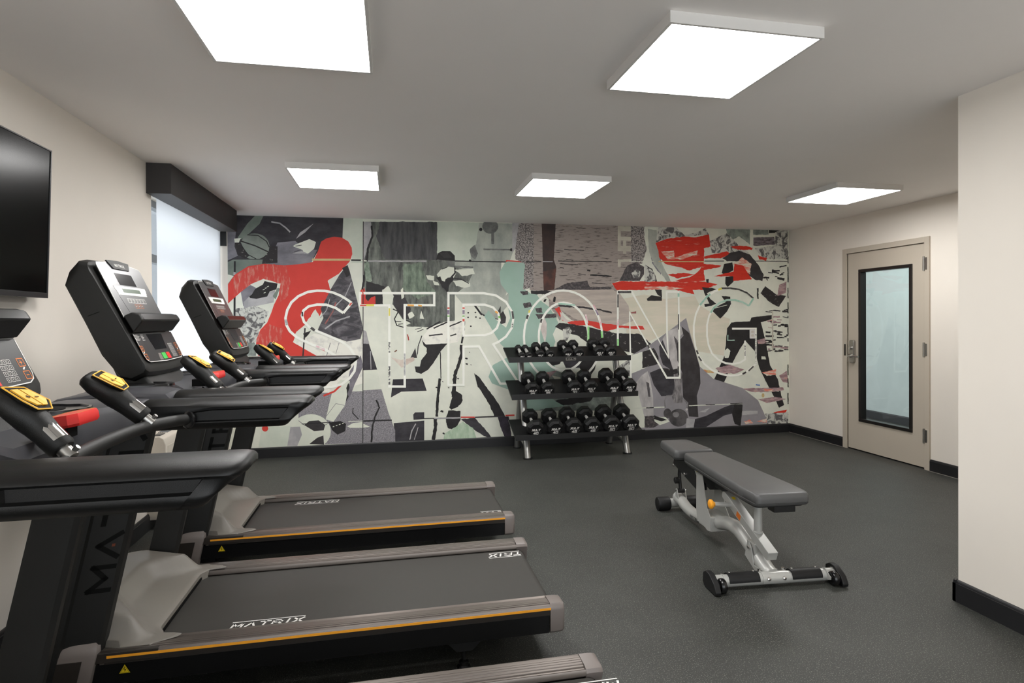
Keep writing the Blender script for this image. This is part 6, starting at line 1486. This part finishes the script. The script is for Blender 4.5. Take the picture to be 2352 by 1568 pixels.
# centre box with the two tapered side plates that carry the hinge
q = MB(); q.box(-.058, .058, .005, .170, .072, .157); obj('centre_box', q, M['silver_paint'], bn, bevel=.003)
for s in (-1, 1):
    q = MB(); pl = [(.185,.400), (.225,.405), (.225,.425), (.160,.425), (.110,.400), (.055,.215), (.045,.090), (-.012,.072), (-.015,.150), (.150,.085), (.168,.078), (.185,.165)]
    pl = [(.245,.425), (.130,.425), (.112,.390), (.055,.205), (.005,.157), (.005,.075), (.05,.068), (.095,.084), (.182,.082), (.198,.156), (.194,.365), (.222,.392)]
    q.prism(pl, 'x', s*.058, s*.062); sp_ = obj('side_plate', q, M['silver_paint'], bn)
    q = MB(); q.flat((s*.0624, .185, .396), (0, -s*-1 if s > 0 else -1, 0), (0,0,1), [(-.009,-.006), (.009,-.006), (.009,.006), (-.009,.006)], 0, .0004); obj_keep('pinch_sticker', q, M['yellow'], sp_)
    # black hinge gusset and pivot bolts under the seat
    q = MB(); q.prism([(.19,.425), (.56,.425), (.60,.34), (.56,.335), (.40,.300), (.22,.262), (.09,.30), (.09,.34), (.16,.34)], 'x', s*.040, s*.046); obj('hinge_gusset', q, M['black_frame'], bn)
    for y, z in ((.585,.335), (.40,.318), (.205,.380)):
        q = MB(); q.lathe([(0,.012), (.006,.012), (.010,.007)], (s*.046, y, z), (s,0,0), 12); obj('pivot_bolt', q, M['chrome'], bn)
q = MB(); q.box(-.03, .03, -.45, .20, .400, .428); q.box(-.05, .05, -.02, .18, .39, .428); obj('pad_rail', q, M['black_frame'], bn, bevel=.003)
q = MB(); q.box(-.036, .036, .42, .66, .395, .425); q.box(-.03, .085, -.615, -.555, .388, .419); obj('pad_support', q, M['black_frame'], bn, bevel=.003)
# inclined ladder arm with its lower end box, post up to the pad and pull knob
ax0 = Vector((0, -.075, .330)); ax1 = Vector((0, -.550, .142)); d_ = (ax1-ax0).normalized(); n_ = Vector((0, -d_.z, d_.y)); n_ = n_ if n_.z > 0 else -n_
q = MB()
q.loft([[tuple(p + Vector((w,0,0)) + n_*t) for w, t in ((-.027,-.024), (.027,-.024), (.027,.024), (-.027,.024))] for p in (ax0, ax1)])
arm = obj('adjusting_arm', q, M['silver_paint'], bn, bevel=.003)
q = MB(); o = ax0 + d_*.20 + Vector((-.0274, 0, 0)); q.slab(o, -d_, n_, [(-.022,-.016), (.022,-.016), (.022,.016), (-.022,.016)], .0005); q.strip(o, -d_, n_, [(-.012,.006), (.012,.006)], .006, 1, .0010); q.strip(o, -d_, n_, [(-.012,-.006), (.012,-.006)], .006, 1, .0010)
obj('caution_label', q, [M['orange_line'], M['black_print']], arm)
q = MB(); q.flat(ax0 + d_*.08 + n_*.0244, (1,0,0), tuple(-d_), [(-.010,-.012), (.010,-.012), (.010,.012), (-.010,.012)], 0, .0004); obj_keep('arrow_sticker', q, M['yellow'], arm)
q = MB(); q.cyl((0, -.415, .215), (0, -.415, .405), .021, 18); q.lathe([(0,.025), (.006,.025), (.010,.021)], (0, -.415, .218), (0,0,1), 18); obj('pad_post', q, M['silver_paint'], bn)
q = MB(); q.cyl((0, -.08, .335), (0, .06, .40), .022, 14); q.box(-.034, .034, -.10, .0, .345, .40); obj('hinge_block', q, M['black_frame'], bn, bevel=.003)
q = MB(); q.cyl((.02, -.17, .288), (-.120, -.165, .296), .0135, 16); kn = obj('knob_sleeve', q, M['silver_paint'], bn)
q = MB(); q.lathe([(-.014,.010), (0,.012), (.008,.015), (.018,.026), (.028,.027), (.033,.022), (.035,.012)], (-.118, -.165, .296), (-1,.03,.05), 22); obj('pull_knob', q, M['orange'], kn)
# lower clevis and foot plate
for s in (-1, 1):
    q = MB(); q.prism([(-.375,.140), (-.40,.165), (-.425,.140), (-.445,.06), (-.50,.062), (-.53,.066), (-.46,.035), (-.36,.08)], 'x', s*.040, s*.045); obj('clevis_plate', q, M['silver_paint'], bn)
    q = MB(); q.lathe([(0,.011), (.005,.011), (.008,.007)], (s*.045, -.402, .138), (s,0,0), 14); obj('clevis_bolt', q, M['chrome'], bn)
q = MB(); q.box(-.034, .034, -.44, -.36, .095, .165); obj('stop_block', q, M['silver_paint'], bn, bevel=.004)
q = MB(); q.tube([(-.325,-.555,.038), (.325,-.555,.038)], .030, 20); q_ = obj('cross_tube', q, M['silver_paint'], bn)
q = MB(); q.loft([[(x, -.555 + .0325*math.cos(a), .038 + .0325*math.sin(a)) for a in [math.radians(k) for k in range(30, 216, 15)]] + [(x, -.555 + .031*math.cos(a), .038 + .031*math.sin(a)) for a in [math.radians(k) for k in range(210, 24, -15)]] for x in (-.070, .070)])
obj('saddle_plate', q, M['silver_paint'], bn)
for x in (-.042, .042):
    q = MB(); q.lathe([(0,.010), (.006,.009), (.008,.006)], (x, -.555-.031, .046), (0,-1,.25), 14); obj('plate_bolt', q, M['chrome'], bn)
    q = MB(); q.lathe([(0,.009), (.010,.008)], (x*1.55, -.535, .068), (0,0,1), 12); obj('plate_bolt', q, M['chrome'], bn)
for s in (-1, 1):
    q = MB(); q.loft([[(x, -.555 + r*math.cos(a), .040 + r*math.sin(a)) for r in (.036,) for a in [math.radians(k) for k in range(-5, 186, 10)]] + [(x, -.555 + .030*math.cos(a), .040 + .030*math.sin(a)) for a in [math.radians(k) for k in range(185, -6, -10)]] for x in (s*.088, s*.250)])
    obj('foot_tread', q, M['rubber'], bn, angle=30)
    for x in (.105, .235):
        q = MB(); q.lathe([(0,.006), (.003,.005)], (s*x, -.548, .0755), (0,.1,1), 10); obj('tread_screw', q, M['chrome'], bn)
# castor on each end, and the moulded foot on the near left end
for s in (-1, 1):
    x0 = s*.300
    q = MB(); q.lathe([(-.016,.026), (-.014,.032), (-.007,.036), (.007,.036), (.014,.032), (.016,.026)], (x0, -.603, .036), (1,0,0), 26); wh = obj('castor_wheel', q, M['plastic_gloss'], bn)
    q = MB(); q.lathe([(-.020,.008), (.020,.008)], (x0, -.600, .040), (1,0,0), 12); obj('wheel_axle', q, M['chrome'], wh)
    for e in (-.024, .022):
        q = MB(); q.prism([(-.545,.020), (-.545,.070), (-.565,.076), (-.592,.058), (-.612,.046), (-.612,.034), (-.595,.026)], 'x', x0+e, x0+e+.003); obj('castor_fork', q, M['silver_paint'], bn)
    q = MB(); q.loft([[(s*x, -.555 + (y+.555)*1.0, z) for y, z in [(-.640+.0*k,.004), (-.52,.004), (-.500,.02), (-.505,.070), (-.535,.088), (-.572,.086), (-.625,.055), (-.645,.02)]] for x, k in ((.322,0), (.354,0))]); obj('end_foot', q, M['rubber'], bn, bevel=.006, seg=3)
# rear foot, roller and the seat link
q = MB()
q.tube([(-.125,.650,.050), (.125,.650,.050)], .030, 18); obj('rear_cross_tube', q, M['silver_paint'], bn)
for s in (-1, 1):
    q = MB(); q.lathe([(0,.043), (.01,.047), (.075,.047), (.088,.044), (.092,.034)], (s*.055, .650, .0475), (s,0,0), 24); obj('rear_foot', q, M['rubber'], bn)
    q = MB(); q.prism([(.545,.105), (.570,.165), (.580,.172), (.592,.165), (.60,.110)], 'x', s*.026, s*.031); obj('link_lug', q, M['silver_paint'], bn)
    q = MB(); q.lathe([(0,.008), (.006,.007)], (s*.031, .580, .155), (s,0,0), 12); obj('lug_bolt', q, M['chrome'], bn)
q = MB(); q.cyl((-.026,.580,.155), (.026,.580,.155), .016, 16); q.tube([(0,.580,.155), (0,.600,.26), (0,.590,.345)], .012, 12); link = obj('seat_link', q, M['black_frame'], bn)
q = MB(); q.lathe([(-.016,.018), (-.012,.023), (.012,.023), (.016,.018)], (-.022,.593,.225), (1,0,0), 18); obj('link_knob', q, M['rubber'], link)
# ------------------------------------------------------------------ daylight, corridor lamp, camera
wd = bpy.data.worlds.new('overcast sky'); SC.world = wd; wd.use_nodes = True
bg = wd.node_tree.nodes['Background']; bg.inputs[0].default_value = (.93, .97, 1.0, 1); bg.inputs[1].default_value = 3.0

cl = bpy.data.lights.new('corridor_lamp', 'AREA'); cl.shape = 'RECTANGLE'; cl.size = .6; cl.size_y = 3.0; cl.energy = 30; cl.color = (.93, 1.0, .99)
co = bpy.data.objects.new('corridor_lamp', cl); COL.objects.link(co); co.location = (5.55, 5.2, H-.02)

f_px, yaw, cy, roll, pitch, ch = 1346.54, .2032, 744.956, -.0061, .0073, 1.355
c_, s_ = math.cos(yaw), math.sin(yaw); cp, sp_ = math.cos(pitch), math.sin(pitch); cr, sr = math.cos(roll), math.sin(roll)
R_ = Vector((c_, -s_, 0)); F0_ = Vector((s_, c_, 0)); D0 = Vector((0,0,-1))
Dn = D0*cp - F0_*sp_; Fw = F0_*cp + D0*sp_
R2 = R_*cr - Dn*sr; D2 = R_*sr + Dn*cr
cam = bpy.data.cameras.new('camera'); cam.sensor_width = 36; cam.sensor_fit = 'HORIZONTAL'; cam.lens = f_px/2352*36; cam.shift_y = (cy-784)/2352
cam.clip_start = .05
ob = bpy.data.objects.new('camera', cam); COL.objects.link(ob)
mw = Matrix.Identity(4)
for i in range(3):
    mw[i][0] = R2[i]; mw[i][1] = -D2[i]; mw[i][2] = -Fw[i]
mw.translation = Vector((0, 0, ch)); ob.matrix_world = mw
SC.camera = ob
vs = SC.view_settings; vs.view_transform = 'Standard'; vs.look = 'None'; vs.exposure = 0.0; vs.gamma = 1.0; vs.use_curve_mapping = False
SC.cycles.max_bounces = 10; SC.cycles.diffuse_bounces = 6; SC.cycles.use_denoising = True; SC.cycles.sample_clamp_indirect = 6.0
SC.cycles.caustics_reflective = False; SC.cycles.caustics_refractive = False
